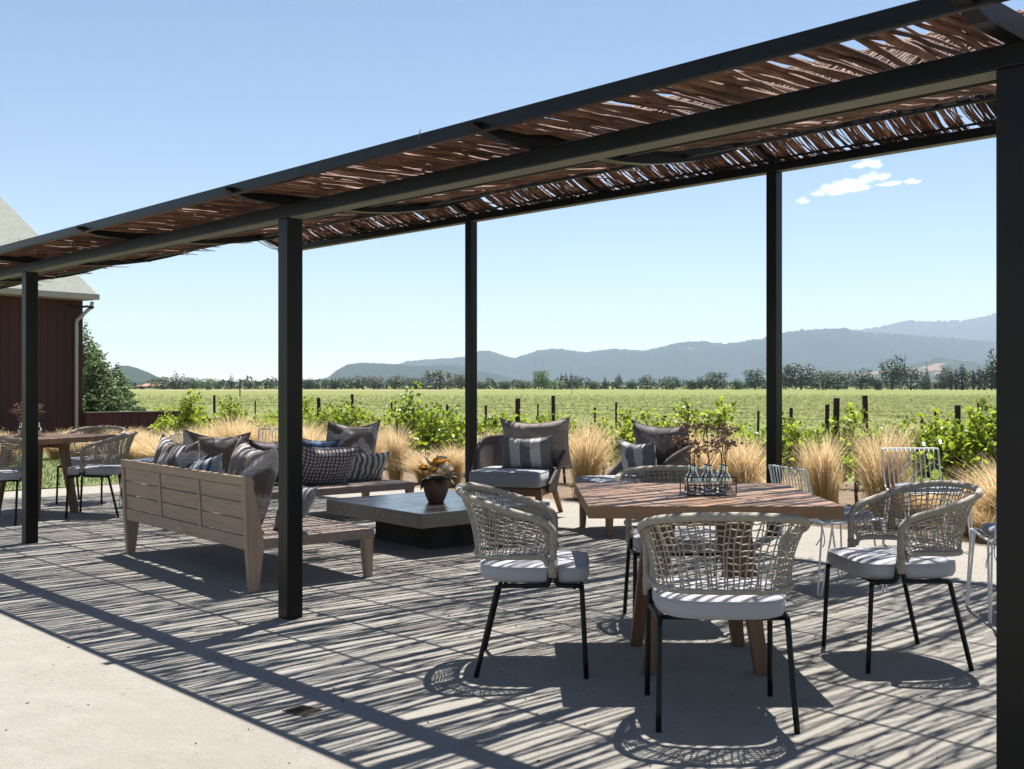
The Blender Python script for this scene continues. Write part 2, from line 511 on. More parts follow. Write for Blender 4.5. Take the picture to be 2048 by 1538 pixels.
# ------------------------------------------------------------------ pergola
TH = .8112
CS, SN = math.cos(TH), math.sin(TH)
S0, T0 = 1.2404, -3.2369
PD, PW = 3.9706, 4.842
def pw(s, t, z=0):
    s -= S0; t -= T0
    return Vector((s * CS + t * SN, -s * SN + t * CS, z))
perg = empty('pergola', pw(0, 0), -TH)
tag(perg, 'long black steel pergola roofed with brown branches over the terrace', 'pergola')
SMIN, SMAX = -12.02, 4.45
ZB = [(-.40, 2.325), (-.33, 2.306), (0, 2.303), (.2, 2.308), (.4, 2.316), (.56, 2.321), (.74, 2.337), (.92, 2.367), (1.1, 2.402), (1.28, 2.453), (1.53, 2.535), (1.72, 2.618), (2.0, 2.765), (2.4, 3.0), (2.8, 3.21), (3.2, 3.37), (3.6, 3.465), (3.9, 3.485), (4.2, 3.45), (4.53, 3.335), (4.7, 3.262), (4.86, 3.219), (5.05, 3.20)]
ZS = [(t, z + (.036 if t < -.3 else .050 if t < 4.6 else .030 if t < 4.8 else .012)) for t, z in ZB]
def interp(T, x):
    for (a, za), (b, zb) in zip(T, T[1:]):
        if x <= b:
            k = (x - a) / (b - a); k = max(0, min(1, k)); return za + (zb - za) * k
    return T[-1][1]
for j in (-3, -2, -1, 0, 1):
    s = j * PD
    b = MB(); b.box(s - .1, s, 0, .1, 0, 2.23); b.build('post', M['steel'], perg, bevel=.006)
    b = MB(); b.box(s - .1, s, PW, PW + .1, 0, 3.146); b.build('post', M['steel'], perg, bevel=.006)
b = MB(); b.box(SMIN, SMAX, .0, .1, 2.23, 2.30); b.build('front_beam', M['steel'], perg, bevel=.004)
b = MB(); b.box(SMIN, SMAX, .010, .096, 2.2265, 2.2297); b.build('underside_reflection', M['strip'], perg)  # added thin strip carrying the painted ground reflection under the front beam
b = MB(); b.box(SMIN, SMAX, PW, PW + .1, 3.146, 3.216); b.build('rear_beam', M['steel'], perg, bevel=.004)
b = MB(); b.box(SMIN, SMAX, PW + .012, PW + .096, 3.1425, 3.1457); b.build('underside_reflection', M['strip'], perg)  # same painted reflection strip, added under the rear beam
b = MB(); b.box(SMIN, SMAX, -.315, -.286, 2.322, 2.380); b.build('edge_beam', M['steel'], perg, bevel=.004)
for j in range(-6, 3):
    s = j * PD / 2 - .05
    T = sorted(set([-.365, -.22, 0] + [i * .08 for i in range(1, 61)] + [4.86, 4.98]))
    b = MB(); rows = []
    for t in T:
        zb, zt = interp(ZB, t), interp(ZB, t) + .070
        if t < -.3: zb, zt = 2.340, 2.352
        elif t < -.1: zb, zt = 2.305, 2.372
        rows.append([(s - .026, t, zb), (s + .026, t, zb), (s + .026, t, zt), (s - .026, t, zt)])
    b.grid(rows, closed=True)
    b.f.append((3, 2, 1, 0)); k = len(b.v) - 4; b.f.append((k, k + 1, k + 2, k + 3))
    b.build('rafter', M['steel'], perg)
for i in range(10):
    t = .55 + i * .465 + max(0, i - 6) * .02
    b = MB(); zr = interp(ZS, t) - .021
    b.tube([(SMIN + .05, t, zr), (SMAX - .05, t, zr)], .0105, 6)
    b.build('purlin', M['steel'], perg)
# branches
rb = random.Random(21)
branches = []
s = SMIN + .03
while s < SMAX - .02:
    if -.03 < s < .09: s = .10
    spans = [(-.284 + rb.uniform(0, .02), rb.uniform(1.9, 2.7)), (rb.uniform(1.7, 2.3), rb.uniform(4.95, 5.05))]
    if rb.random() < .5: spans.append((rb.uniform(3.6, 4.3), rb.uniform(4.95, 5.04)))
    if rb.random() < .3: spans.append((rb.uniform(.2, 2.5), rb.uniform(2.8, 3.8)))
    for li, (ta, tb) in enumerate(spans):
        r0 = rb.choice([.005, .006, .006, .007, .008, .008, .009, .010, .012, .014])
        drift = rb.gauss(0, .05)
        ph, ph2 = rb.uniform(0, 6.28), rb.uniform(0, 6.28)
        am, fr = rb.uniform(.006, .028), rb.uniform(1.0, 2.8)
        n = max(8, int((tb - ta) / .11)); P = []; rad = []
        off = rb.uniform(-.012, .012); zo = rb.uniform(-.004, .030)
        for i in range(n + 1):
            t = ta + (tb - ta) * i / n
            ds = off + drift * (t - ta) + am * math.sin(fr * t + ph) + am * .4 * math.sin(fr * 3.1 * t + ph2) + rb.uniform(-.003, .003)
            zz = interp(ZS, t) + .004 + zo + rb.uniform(-.004, .006)
            if t < -.05: zz = min(zz, 2.372 - r0)
            P.append((s + ds, t, zz))
            tp_ = 1 - .45 * i / n if rb.random() < 2 and (li % 2 == 0) else .55 + .45 * i / n
            rad.append(r0 * tp_ * rb.uniform(.92, 1.10))
        branches.append((P, rad))
        if rb.random() < .3:   # side twig
            k = rb.randint(1, n - 1); p = Vector(P[k]); q = p + Vector((rb.uniform(-.14, .14), rb.uniform(.15, .4), rb.uniform(-.02, .03)))
            branches.append(([tuple(p), tuple((p + q) / 2 + Vector((rb.uniform(-.02, .02), 0, 0))), tuple(q)], [.0055, .0045, .003]))
    s += rb.uniform(.009, .024) * (.92 if s < -2.6 else 1.15 if s < -1.5 else 1.5)
near = [b_ for b_ in branches if -3.6 < b_[0][0][0] < .1 and b_[0][0][1] < 0 and len(b_[0]) > 4]
near.sort(key=lambda b_: -b_[0][0][0])
near = near[:98]
nid = set(id(b_) for b_ in near)
for P, rad in near:
    b = MB(); b.tube(P, rad, 6); b.build('branch', M['branch'], perg, smooth=True)
b = MB()
for br in branches:
    if id(br) not in nid: b.tube(br[0], br[1], 5, cap=False)
b.build('branches', M['branch'], perg, smooth=True, kind='stuff')
# a few stray twigs and leaves standing above the edge
b = MB()
for k in range(7):
    s = rb.uniform(-9, -.5); b.tube([(s, -.33, 2.35), (s + rb.uniform(-.05, .05), -.34, 2.37 + rb.uniform(.0, .02))], .002, 4)
b.build('twig', M['branch'], perg)

# ------------------------------------------------------------------ dining chair
def make_dining_chair():
    root = empty('dining_chair')
    sm = M['steel']
    for sx in (-1, 1):
        front = [(sx * .262, .105, .475), (sx * .262, .112, .425), (sx * .258, .135, .412), (sx * .252, .195, .411), (sx * .250, .218, .402), (sx * .251, .224, .38), (sx * .256, .243, 0)]
        rear = [(sx * .262, .082, .475), (sx * .262, .075, .425), (sx * .258, .052, .412), (sx * .246, -.125, .405), (sx * .243, -.15, .395), (sx * .244, -.158, .372), (sx * .258, -.248, 0)]
        for P in (front, rear):
            b = MB(); b.tube(catmull(P, 4), .0115, 8); b.build('leg', sm, root, smooth=True)
    for y in (-.12, .19):
        b = MB(); b.tube([(-.25, y, .404), (.25, y, .404)], .010, 8); b.build('seat_rail', sm, root, smooth=True)
    # cushion: straight front, rounded back
    b = MB(); rows = []
    outl = []
    N = 56
    for j in range(N):
        a = 2 * math.pi * j / N
        ex = .34 if math.sin(a) > 0 else .62
        outl.append((.252 * math.copysign(abs(math.cos(a)) ** ex, math.cos(a)), .008 + .252 * math.copysign(abs(math.sin(a)) ** ex, math.sin(a))))
    prof = [(.0, .416), (.90, .416), (.965, .422), (.995, .437), (1.0, .455), (.998, .472), (.985, .484), (.955, .492), (.85, .498), (.6, .503), (0, .505)]
    for k, zz in prof: rows.append([(x * k, .008 + (y - .008) * k, zz) for x, y in outl])
    b.grid(rows, closed=True)
    ring = [(x * .985, .008 + (y - .008) * .985, .4865) for x, y in outl]
    b.tube(ring + ring[:1], .0035, 5, cap=False)
    b.build('seat_cushion', M['cushion'], root, smooth=True)
    half = [(.268, .095, .455), (.272, .096, .62), (.276, .088, .665), (.288, .045, .700), (.302, -.04, .728), (.312, -.12, .752), (.300, -.21, .780), (.245, -.29, .803), (.135, -.335, .816), (0, -.348, .82)]
    full = half + [(-x, y, z) for x, y, z in half[::-1][1:]]
    low = [(.268, .072, .50), (.268, .052, .532), (.270, .0, .538), (.268, -.09, .536), (.248, -.175, .532), (.19, -.232, .530), (.10, -.258, .530), (0, -.265, .530)]
    lowf = low + [(-x, y, z) for x, y, z in low[::-1][1:]]
    rim = catmull(full, 7)
    lr = catmull(lowf, 7)
    b = MB(); b.tube(rim, .0165, 8); b.tube(lr, .0125, 8)
    for sx in (-1, 1): b.tube([(sx * .265, .093, .45), (sx * .266, .095, .53)], .022, 8)
    b.build('wrapped_frame', M['rope'], root, smooth=True)
    def resample(P, k):
        L = [0]
        for a, c in zip(P, P[1:]): L.append(L[-1] + (c - a).length)
        out = []
        for i in range(k):
            d = L[-1] * i / (k - 1); j = 0
            while j < len(L) - 2 and L[j + 1] < d: j += 1
            f = (d - L[j]) / max(1e-9, L[j + 1] - L[j]); out.append(P[j].lerp(P[j + 1], f))
        return out
    st = 13
    up = [p for p in rim if p.z > .56]
    K = 55
    U = resample(up, K)
    Lr = resample([p for p in lr if p.y < .06 or True][3:-3], K)
    r_ = random.Random(3)
    b = MB()
    def S(i, v):
        i = max(0, min(K - 1, i)); i0 = int(i); i1 = min(K - 1, i0 + 1); f = i - i0
        a = U[i0].lerp(U[i1], f); c = Lr[i0].lerp(Lr[i1], f)
        p = c.lerp(a, v)
        inward = Vector((-p.x, -.02 - p.y, 0)) * (.055 * math.sin(math.pi * v))
        return p + inward
    for i in range(1, K - 1):
        ph = r_.uniform(0, 6); sh = r_.uniform(-.25, .25)
        b.tube([S(i + sh + .16 * math.sin(v * 7 + ph) , v) for v in [k / 7 for k in range(8)]], .0032, 4, cap=False)
        if i % 9 == 4:
            b.tube([S(i + 1.5 * (v - .5), v) for v in [k / 7 for k in range(8)]], .0026, 4, cap=False)
    for h in range(1, 11):
        v0 = h / 11; ph = r_.uniform(0, 6)
        b.tube([S(i / 2, v0 + .012 * math.sin(i * .8 + ph) + .008 * math.sin(i * 2.1)) for i in range(0, 2 * K - 1)], .0032, 4, cap=False)
    b.build('rope_weave', M['rope'], root, smooth=True)
    return root
proto_dc = make_dining_chair()
used = []
def place(proto, x, y, facing, label, cat, group=None, z=0):
    """facing: direction the seat's front points to, degrees in world (0=+X, 90=+Y)"""
    o = proto if proto.name not in used else copy_tree(proto)
    used.append(proto.name)
    o.location = (x, y, z); o.rotation_euler = (0, 0, R(facing - 90))
    tag(o, label, cat, group)
    return o
G = 'rope back dining chairs around the teak tables'
place(proto_dc, .815, 4.31, 88, 'rope back dining chair nearest the camera with its back turned', 'chair', G)
place(proto_dc, .10, 5.08, -3, 'rope back dining chair in side view at the left edge of the near teak table', 'chair', G)
place(proto_dc, 1.82, 5.18, 186, 'rope back dining chair at the right end of the near table, facing left', 'chair', G)
place(proto_dc, .90, 5.95, -90, 'rope back dining chair beyond the near table, half hidden by the tabletop', 'chair', G)
place(proto_dc, -4.13, 10.86, 187, 'rope back dining chair beside the slatted sofa, right of the far left table', 'chair', G)
place(proto_dc, -4.68, 12.05, -96, 'rope back dining chair behind the far left table, towards the lawn', 'chair', G)
place(proto_dc, -4.88, 10.28, 96, 'rope back dining chair cut by the left edge of the photo', 'chair', G)

# ------------------------------------------------------------------ dining table
def make_dining_table():
    root = empty('dining_table')
    b = MB()
    for i in range(7):
        y0 = -.545 + i * .1557
        b.box(-.545, .545, y0 + .0006, y0 + .1551, .731, .785)
    b.build('tabletop', M['teak_x'], root, bevel=.0022)
    b = MB(); b.box(-.22, .22, -.235, -.165, .66, .7265); b.box(-.22, .22, .165, .235, .66, .7265); b.box(-.045, .045, -.165, .165, .665, .7265)
    b.build('apron', M['teak_x'], root, bevel=.003)
    for sx in (-1, 1):
        for sy in (-1, 1):
            b = MB(); b.taper((sx * .255, sy * .262, 0), (sx * .172, sy * .2, .66), .060, .088, .06, .062)
            b.build('leg', M['teak_z'], root, bevel=.004)
    return root
t1 = make_dining_table()
t1.location = (.873, 5.17, 0); t1.rotation_euler = (0, 0, R(-.3))
tag(t1, 'square oiled teak dining table in front on the right with striped shadows', 'table', 'square teak dining tables')
t2 = copy_tree(t1)
t2.location = (-4.80, 10.95, 0); t2.rotation_euler = (0, 0, R(-21.5))
tag(t2, 'square teak dining table far left behind the thin black post', 'table', 'square teak dining tables')

# ------------------------------------------------------------------ flower caddy
def make_caddy():
    root = empty('flower_caddy')
    b = MB()
    w, d, h = .115, .075, .085
    for z in (.003, .05, h): b.tube([(-w, -d, z), (w, -d, z), (w, d, z), (-w, d, z), (-w, -d, z)], .0022, 5)
    for x in (-w, -w / 3, w / 3, w):
        for y in (-d, d): b.tube([(x, y, .003), (x, y, h)], .0018 if abs(x) < w else .0028, 5)
    for x in (-w / 3, w / 3): b.tube([(x, -d, h), (x, d, h)], .0018, 5)
    b.tube([(-w, 0, h), (w, 0, h)], .0018, 5); b.tube([(-w, 0, .003), (w, 0, .003)], .0018, 5)
    hd = catmull([(-w * .55, 0, .09), (-w * .55, 0, .19), (-w * .3, 0, .222), (0, 0, .228), (w * .3, 0, .222), (w * .55, 0, .19), (w * .55, 0, .09)], 5)
    b.tube(hd, .0028, 6)
    b.build('rack', M['wire'], root)
    r_ = random.Random(11)
    for ix in (-1, 0, 1):
        for iy in (-.5, .5):
            c = (ix * .074, iy * .07, .006)
            b = MB(); b.lathe([(.001, 0), (.027, 0), (.030, .004), (.030, .062), (.026, .078), (.012, .100), (.011, .128), (.0135, .132), (.0105, .134), (.009, .128), (.0095, .100), (.022, .076), (.027, .06), (.027, .006), (.001, .004)], 14, c)
            bo = b.build('bottle', M['glass'], root, smooth=True)
            b = MB()
            for k in range(3):
                a = r_.uniform(0, 6.28); L = r_.uniform(.20, .325); le = r_.uniform(.01, .085)
                tip = Vector((c[0] + ix * .02 + le * math.cos(a), c[1] + le * .7 * math.sin(a), L))
                P = catmull([(c[0] + r_.uniform(-.012, .012), c[1], .015), (c[0], c[1], .13), tuple((Vector(c) + tip) / 2 + Vector((0, 0, .04))), tuple(tip)], 3)
                b.tube(P, .0017, 4)
                for q in range(14):
                    e = tip + Vector((r_.gauss(0, .022), r_.gauss(0, .022), r_.gauss(0, .012)))
                    if q % 2 == 0: b.tube([tuple(tip - Vector((0, 0, .03))), tuple(e)], .0008, 3)
                    s_ = r_.uniform(.0045, .0105)
                    b.superell(tuple(e), s_, s_, s_ * .7, 1, 1, 6, 4)
            b.build('dried_flowers', M['dried'], root)
    return root
fc = make_caddy()
fc.location = (.925, 5.13, .785); fc.rotation_euler = (0, 0, R(4))
tag(fc, 'black wire caddy of glass bottles with dried brown flowers on the near teak table', 'flower holder', 'flower caddies on the dining tables')
fc2 = copy_tree(fc)
fc2.location = (-4.84, 10.9, .785); fc2.rotation_euler = (0, 0, R(50))
tag(fc2, 'wire caddy of dried flowers on the far left table, partly behind the thin post', 'flower holder', 'flower caddies on the dining tables')

# ------------------------------------------------------------------ slatted sofa
def make_sofa():
    root = empty('sofa')
    W = 1.065
    b = MB()
    n = 13
    for i in range(n):
        y0 = .10 + i * (.82 - .0) / n
        b.box(-W + .055, W - .055, y0, y0 + .82 / n - .007, .305, .3315)
    b.build('seat', M['seat_x'], root, bevel=.002)
    b = MB()
    b.box(-W, W, .865, .92, .262, .328); b.box(-W + .06, W - .06, .085, .0985, .262, .30)
    for sx in (-1, 1): b.box(min(sx * W, sx * (W - .05)), max(sx * W, sx * (W - .05)), .10, .8645, .262, .330)
    b.box(-.03, .03, .10, .864, .262, .303)
    b.build('seat_frame', M['seat_x'], root, bevel=.003)
    for sx in (-1, 1):
        b = MB(); b.taper((sx * (W - .03), .888, 0), (sx * (W - .037), .881, .2615), .048, .07, .048, .07)
        b.build('leg', M['grey_z'], root, bevel=.003)
        # tapered rear upright: leg and backrest side in one plank
        b = MB(); x0, x1 = sx * (W - .05), sx * W
        if x0 > x1: x0, x1 = x1, x0
        v = []
        for z, y0, y1 in ((0, .012, .068), (.30, -.012, .108), (.725, -.03, .016)):
            v.append([(x0, y0, z), (x1, y0, z), (x1, y1, z), (x0, y1, z)])
        b.grid(v, closed=True); b.f.append((3, 2, 1, 0)); b.f.append((8, 9, 10, 11))
        b.build('upright', M['grey_z'], root, bevel=.003)
    # backrest: rails, stiles, slats; the panel leans back a little
    Mx = Matrix.Translation((0, 0, .262)) @ Matrix.Rotation(R(3.4), 4, 'X')
    b = MB()
    xin = W - .0515
    b.box(-xin, xin, 0, .032, 0, .085, Mx); b.box(-xin, xin, 0, .032, .405, .462, Mx)
    for x in (-.34, .34): b.box(x - .024, x + .024, 0, .032, .0855, .4045, Mx)
    b.build('back_frame', M['grey_x'], root, bevel=.003)
    b = MB()
    for a, c in ((-xin + .001, -.3655), (-.3145, .3145), (.3655, xin - .001)):
        for i in range(3):
            z0 = .0865 + i * .1062 + .004
            b.box(a + .004, c - .004, .008, .026, z0, z0 + .0985, Mx)
    b.build('back_slats', M['grey_x'], root, bevel=.003)
    b = MB(); b.box(-.024, .024, -.0035, -.0005, .026, .040, Mx)
    b.build('name_plate', M['brass'], root)
    return root
sf = make_sofa()
A_ = math.degrees(math.atan2(-.768, .64))
sf.location = (-2.325, 7.61, 0); sf.rotation_euler = (0, 0, R(A_))
tag(sf, 'weathered teak slat back sofa seen from behind with a small brass plate', 'sofa', 'slatted teak sofas')
sf2 = copy_tree(sf)
sf2.location = (-2.38, 10.89, 0); sf2.rotation_euler = (0, 0, math.atan2(-.64, -.768))
tag(sf2, 'weathered teak sofa facing the viewer behind the dark coffee table', 'sofa', 'slatted teak sofas')

# ------------------------------------------------------------------ pillows
def pillow_mesh(name, W, H, T, mat, seed=0, pinch=.09):
    r_ = random.Random(seed)
    N = 26
    b = MB(); uvs = []
    ph = [r_.uniform(0, 6.28) for _ in range(6)]
    for side in (1, -1):
        base = len(b.v)
        for i in range(N + 1):
            for j in range(N + 1):
                u, v = -1 + 2 * j / N, -1 + 2 * i / N
                u = math.copysign(abs(u) ** .85, u); v = math.copysign(abs(v) ** .85, v)
                x = W / 2 * u * (1 - pinch * (1 - v * v) * u * u)
                z = H / 2 * v * (1 - pinch * (1 - u * u) * v * v)
                th = T / 2 * max(0, (1 - u ** 4) * (1 - v ** 4)) ** .55 * (1 - .12 * (u * u + v * v))
                wr = .010 * math.sin(5 * u + 3 * v + ph[0]) + .007 * math.sin(9 * v - 4 * u + ph[1]) + .005 * math.sin(14 * u + ph[2])
                edge_ = (1 - u * u) * (1 - v * v)
                sag = -.06 * H * (1 - u * u) * max(0, v) ** 2
                lean = .02 * math.sin(2.2 * u + ph[3]) * (1 + v) * .5
                b.v.append((x, side * (th + wr * edge_) + lean, z + H / 2 + sag))
                uvs.append((u * .5 + .5, v * .5 + .5))
        for i in range(N):
            for j in range(N):
                f = (base + i * (N + 1) + j, base + i * (N + 1) + j + 1, base + (i + 1) * (N + 1) + j + 1, base + (i + 1) * (N + 1) + j)
                b.f.append(f if side < 0 else f[::-1])
    # welt
    E_ = [k for k in range(N + 1)] + [i * (N + 1) + N for i in range(1, N + 1)] + [N * (N + 1) + k for k in range(N - 1, -1, -1)] + [i * (N + 1) for i in range(N - 1, 0, -1)]
    n0 = len(b.v)
    ring = [b.v[k] for k in E_]
    b.tube(ring + ring[:1], .0045, 5, cap=False)
    cnt = len(b.v) - n0
    for k in range(cnt): uvs.append(uvs[E_[(k // 5) % len(E_)]])
    m = b.mesh(name, True, uvs); m.materials.append(mat)
    return m
def pillow(host, x, y, z, W, H, T, mat, label, tilt=-14, roll=0, turn=0, seed=0):
    """x,y,z in the host seat's own frame; the pillow stands on its lower edge facing the seat front"""
    m = pillow_mesh('throw_pillow', W, H, T, M[mat], seed)
    o = bpy.data.objects.new('throw_pillow', m); col.objects.link(o)
    base = Matrix.Translation(host.location) @ host.rotation_euler.to_matrix().to_4x4()
    mm = base @ Matrix.Translation((x, y, z)) @ Matrix.Rotation(R(turn), 4, 'Z') @ Matrix.Rotation(R(-tilt), 4, 'X') @ Matrix.Rotation(R(roll), 4, 'Y')
    o.matrix_world = mm
    tag(o, label, 'pillow', 'throw pillows on the lounge seats')
    return o
Z0 = .335
pillow(sf, -.80, .20, Z0, .62, .58, .20, 'ikat', 'dark ikat pillow at the far left end of the sofa seen from behind', 14, 3, 4, 1)
pillow(sf, -.80, .36, Z0, .46, .44, .15, 'blue', 'navy blue pillow peeking over the slatted backrest, left of the striped one', 14, -4, 8, 2)
pillow(sf, -.33, .24, Z0, .56, .46, .17, 'bluestripe', 'blue and white striped pillow over the middle of the slatted backrest', 16, -5, -4, 3)
pillow(sf, .52, .19, Z0, .66, .60, .21, 'ikat2', 'large brown ikat pillow at the near end of the sofa beside the black post', 13, 3, -6, 4)
pillow(sf, .80, .36, Z0, .42, .36, .12, 'greystripe', 'soft grey striped pillow showing just right of the second black post', 30, 0, -16, 5)
pillow(sf2, .78, .22, Z0, .62, .56, .20, 'ikat2', 'dark patterned pillow with broad shadow bands in the far corner of the sofas', 16, -4, -14, 6)
pillow(sf2, .16, .22, Z0, .60, .48, .19, 'charcoal', 'charcoal pillow behind the second black post', 16, 2, 4, 7)
pillow(sf2, -.16, .36, Z0, .50, .48, .14, 'blue', 'light and navy blue pillow tucked behind the checked one', 16, -6, 0, 8)
pillow(sf2, -.20, .53, Z0, .62, .44, .17, 'check', 'plum and cream checked pillow right of the second black post', 30, -4, -4, 9)
pillow(sf2, -.70, .20, Z0, .70, .62, .20, 'ikat', 'big dark ikat pillow standing at the right end of the far sofa', 14, -1, 8, 10)
pillow(sf2, -.72, .42, Z0, .60, .33, .14, 'thinstripe', 'cream and grey thin striped pillow in front of the big ikat pillow', 24, -2, 6, 11)

# ------------------------------------------------------------------ coffee table and vase
ct = empty('coffee_table', (-.684, 8.17, 0), math.atan2(.64, .768))
tag(ct, 'low square dark concrete coffee table with polished top between the sofas', 'table')
b = MB(); b.box(0, 1.30, 0, 1.40, .217, .33); b.build('tabletop', M['concrete'], ct, bevel=.004)
b = MB(); b.box(.30, 1.04, .30, 1.10, 0, .2165); b.build('pedestal', simple('dark_plinth', (.030, .028, .026), (.05, .047, .044), 5, rough=.8, bstr=.1, spec=.2), ct, bevel=.004)
vz = empty('flower_vase', (-.63, 9.0, .33))
tag(vz, 'round terracotta pot of orange and cream blooms on the coffee table', 'vase')
b = MB()
b.lathe([(.001, 0), (.062, 0), (.066, .006), (.085, .05), (.103, .105), (.105, .135), (.098, .175), (.082, .205), (.078, .215), (.072, .215), (.075, .2), (.09, .17), (.095, .13), (.08, .05), (.001, .03)], 32)
b.build('pot', M['clay'], vz, smooth=True)
M['petal_o'] = leafmat('orange_petal', (.95, .38, .04), (1, .52, .08), (1, .66, .16), .3, .6)
M['petal_c'] = leafmat('cream_petal', (1, .86, .60), (1, .93, .76), (1, .97, .88), .3, .6)
M['silver'] = leafmat('silver_leaf', (.20, .24, .22), (.28, .32, .30), (.38, .41, .40), .15, .4)
M['deepleaf'] = leafmat('deep_leaf', (.03, .035, .015), (.05, .055, .02), (.09, .09, .04), .2, .5)
def blade(b, p, d, L, w, up=Vector((0, 0, 1)), curl=.25):
    d = d.normalized(); s_ = d.cross(up); s_ = (s_ if s_.length > .01 else Vector((1, 0, 0))).normalized(); n_ = s_.cross(d)
    rows = []
    for i in range(6):
        t = i / 5; ww = w * math.sin(math.pi * (.12 + .88 * t) ** .8) * .5 + .0008
        c = p + d * L * t - n_ * curl * L * t * t
        rows.append([c - s_ * ww + n_ * ww * .35, c, c + s_ * ww + n_ * ww * .35])
    b.grid(rows)
rv = random.Random(4)
top = Vector((0, 0, .20))
def flower(pos, mat, r, n=26, parent=vz, name='flower'):
    b = MB(); tilt = Matrix.Rotation(rv.uniform(-.5, .5), 3, 'X') @ Matrix.Rotation(rv.uniform(-.4, .4), 3, 'Y')
    for k, (rr, hh) in enumerate(((1.15, .35), (.9, .6), (.62, .8), (.35, .9))):
        rows = []; ph = rv.uniform(0, 6); np_ = 5 + k % 2
        for i in range(5):
            t = i / 4; row = []
            for j in range(30):
                a = 6.2832 * j / 30
                sc = .82 + .18 * abs(math.sin(np_ * a / 2 + ph))
                q = Vector((math.cos(a) * r * rr * t ** .7 * sc, math.sin(a) * r * rr * t ** .7 * sc, r * hh * t ** 1.6 * (.75 + .35 * abs(math.sin(np_ * a / 2 + ph)))))
                row.append(pos + tilt @ q)
            rows.append(row)
        b.grid(rows, closed=True)
    b.build(name, M[mat], parent, smooth=True)
for x, y, z, m_, r in ((.02, -.05, .315, 'petal_o', .062), (.085, -.06, .275, 'petal_c', .058), (-.005, -.10, .262, 'petal_o', .045), (.04, -.10, .25, 'petal_c', .050), (.05, -.01, .335, 'petal_c', .052), (.09, -.05, .27, 'petal_c', .034), (-.10, -.06, .275, 'petal_o', .045), (.075, .0, .315, 'petal_o', .050), (.11, -.02, .26, 'petal_o', .028)):
    flower(Vector((x, y, z)), m_, r)
for p, d, L, w, m_ in (((-.03, -.02, .24), (-.25, .1, 1), .17, .065, 'silver'), ((0, 0, .24), (.02, .1, 1), .16, .055, 'silver'), ((-.07, -.02, .25), (-.5, .1, 1), .13, .05, 'silver'),
                      ((.0, -.06, .24), (-.9, -.25, .62), .17, .075, 'silver'), ((-.02, -.08, .2), (-.2, -.7, .25), .13, .07, 'silver'), ((.07, -.04, .215), (1, -.1, .42), .19, .045, 'silver'),
                      ((.05, -.06, .21), (.9, -.5, .3), .16, .045, 'silver'), ((-.06, -.03, .2), (-1, -.2, -.35), .15, .075, 'deepleaf'), ((-.05, -.06, .2), (-.6, -.6, -.5), .13, .07, 'deepleaf'),
                      ((.03, -.07, .21), (.2, -1, -.35), .12, .07, 'deepleaf'), ((.07, -.03, .2), (.9, -.3, -.3), .13, .06, 'deepleaf'), ((.06, 0, .22), (.7, .4, .1), .14, .06, 'deepleaf'), ((-.02, .05, .2), (-.4, 1, .2), .14, .06, 'deepleaf'), ((.0, -.05, .2), (0, -.8, .1), .10, .08, 'deepleaf')):
    b = MB(); blade(b, Vector(p), Vector(d), L, w); b.build('leaf', M[m_], vz, smooth=True)

# ------------------------------------------------------------------ wicker armchairs
def make_armchair():
    root = empty('armchair')
    for sx in (-1, 1):
        b = MB(); b.taper((sx * .335, .335, 0), (sx * .33, .325, .305), .048, .066); b.build('leg', M['leg_z'], root, bevel=.005)
        b = MB(); b.taper((sx * .345, -.47, 0), (sx * .30, -.30, .305), .044, .062); b.build('leg', M['leg_z'], root, bevel=.005)
    b = MB(); b.box(-.297, .297, .30, .345, .235, .303); b.box(-.297, .297, -.33, -.27, .235, .303)
    for sx in (-1, 1): b.box(min(sx * .31, sx * .35), max(sx * .31, sx * .35), -.27, .291, .235, .3025)
    b.build('base_frame', M['leg_z'], root, bevel=.004)
    b = MB(); b.superell((0, .02, .395), .365, .385, .078, .22, .13, 56, 14)
    ring = [(.358 * math.copysign(abs(math.cos(a)) ** .13, math.cos(a)), .02 + .378 * math.copysign(abs(math.sin(a)) ** .13, math.sin(a)), .462) for a in [2 * math.pi * j / 64 for j in range(65)]]
    b.tube(ring, .004, 5, cap=False)
    b.build('seat_cushion', M['cushion_g'], root, smooth=True)
    top = [(.40, .20, .335), (.42, .10, .42), (.445, -.05, .55), (.46, -.18, .67), (.445, -.32, .745), (.36, -.43, .765), (.19, -.48, .77), (0, -.49, .77)]
    bot = [(.385, .17, .26), (.385, .06, .25), (.385, -.06, .25), (.375, -.18, .25), (.345, -.27, .25), (.27, -.335, .25), (.14, -.365, .25), (0, -.37, .25)]
    tf = catmull(top + [(-x, y, z) for x, y, z in top[::-1][1:]], 6)
    bf = catmull(bot + [(-x, y, z) for x, y, z in bot[::-1][1:]], 6)
    n = len(tf); b = MB(); uvs = []
    for off in (0, .022):
        rows = []
        for k in range(7):
            v = k / 6; row = []
            for i in range(n):
                p = bf[i].lerp(tf[i], v)
                c = Vector((-p.x, -p.y * .9, 0)).normalized()
                row.append(p + c * off); uvs.append((i / (n - 1) * 4, v))
            rows.append(row)
        b.grid(rows)
    for (k0) in (0,):   # close the rims
        for base in (0, 6 * n):
            o2 = 7 * n
            for i in range(n - 1): b.f.append((base + i, base + i + 1, o2 + base + i + 1, o2 + base + i))
    for i in (0, n - 1):
        for k in range(6): b.f.append((k * n + i, (k + 1) * n + i, 7 * n + (k + 1) * n + i, 7 * n + k * n + i))
    nv = len(b.v)
    b.tube([p for p in tf], .017, 8)
    for k in range(len(b.v) - nv): uvs.append(((k // 8) / (n - 1) * 8, .5))
    b.build('wicker_shell', M['wicker'], root, smooth=True, uvs=uvs)
    return root
ac = make_armchair()
ac1 = ac
ac.location = (.035, 10.78, 0); ac.rotation_euler = (0, 0, math.atan2(-.955, -.29) - math.pi / 2)
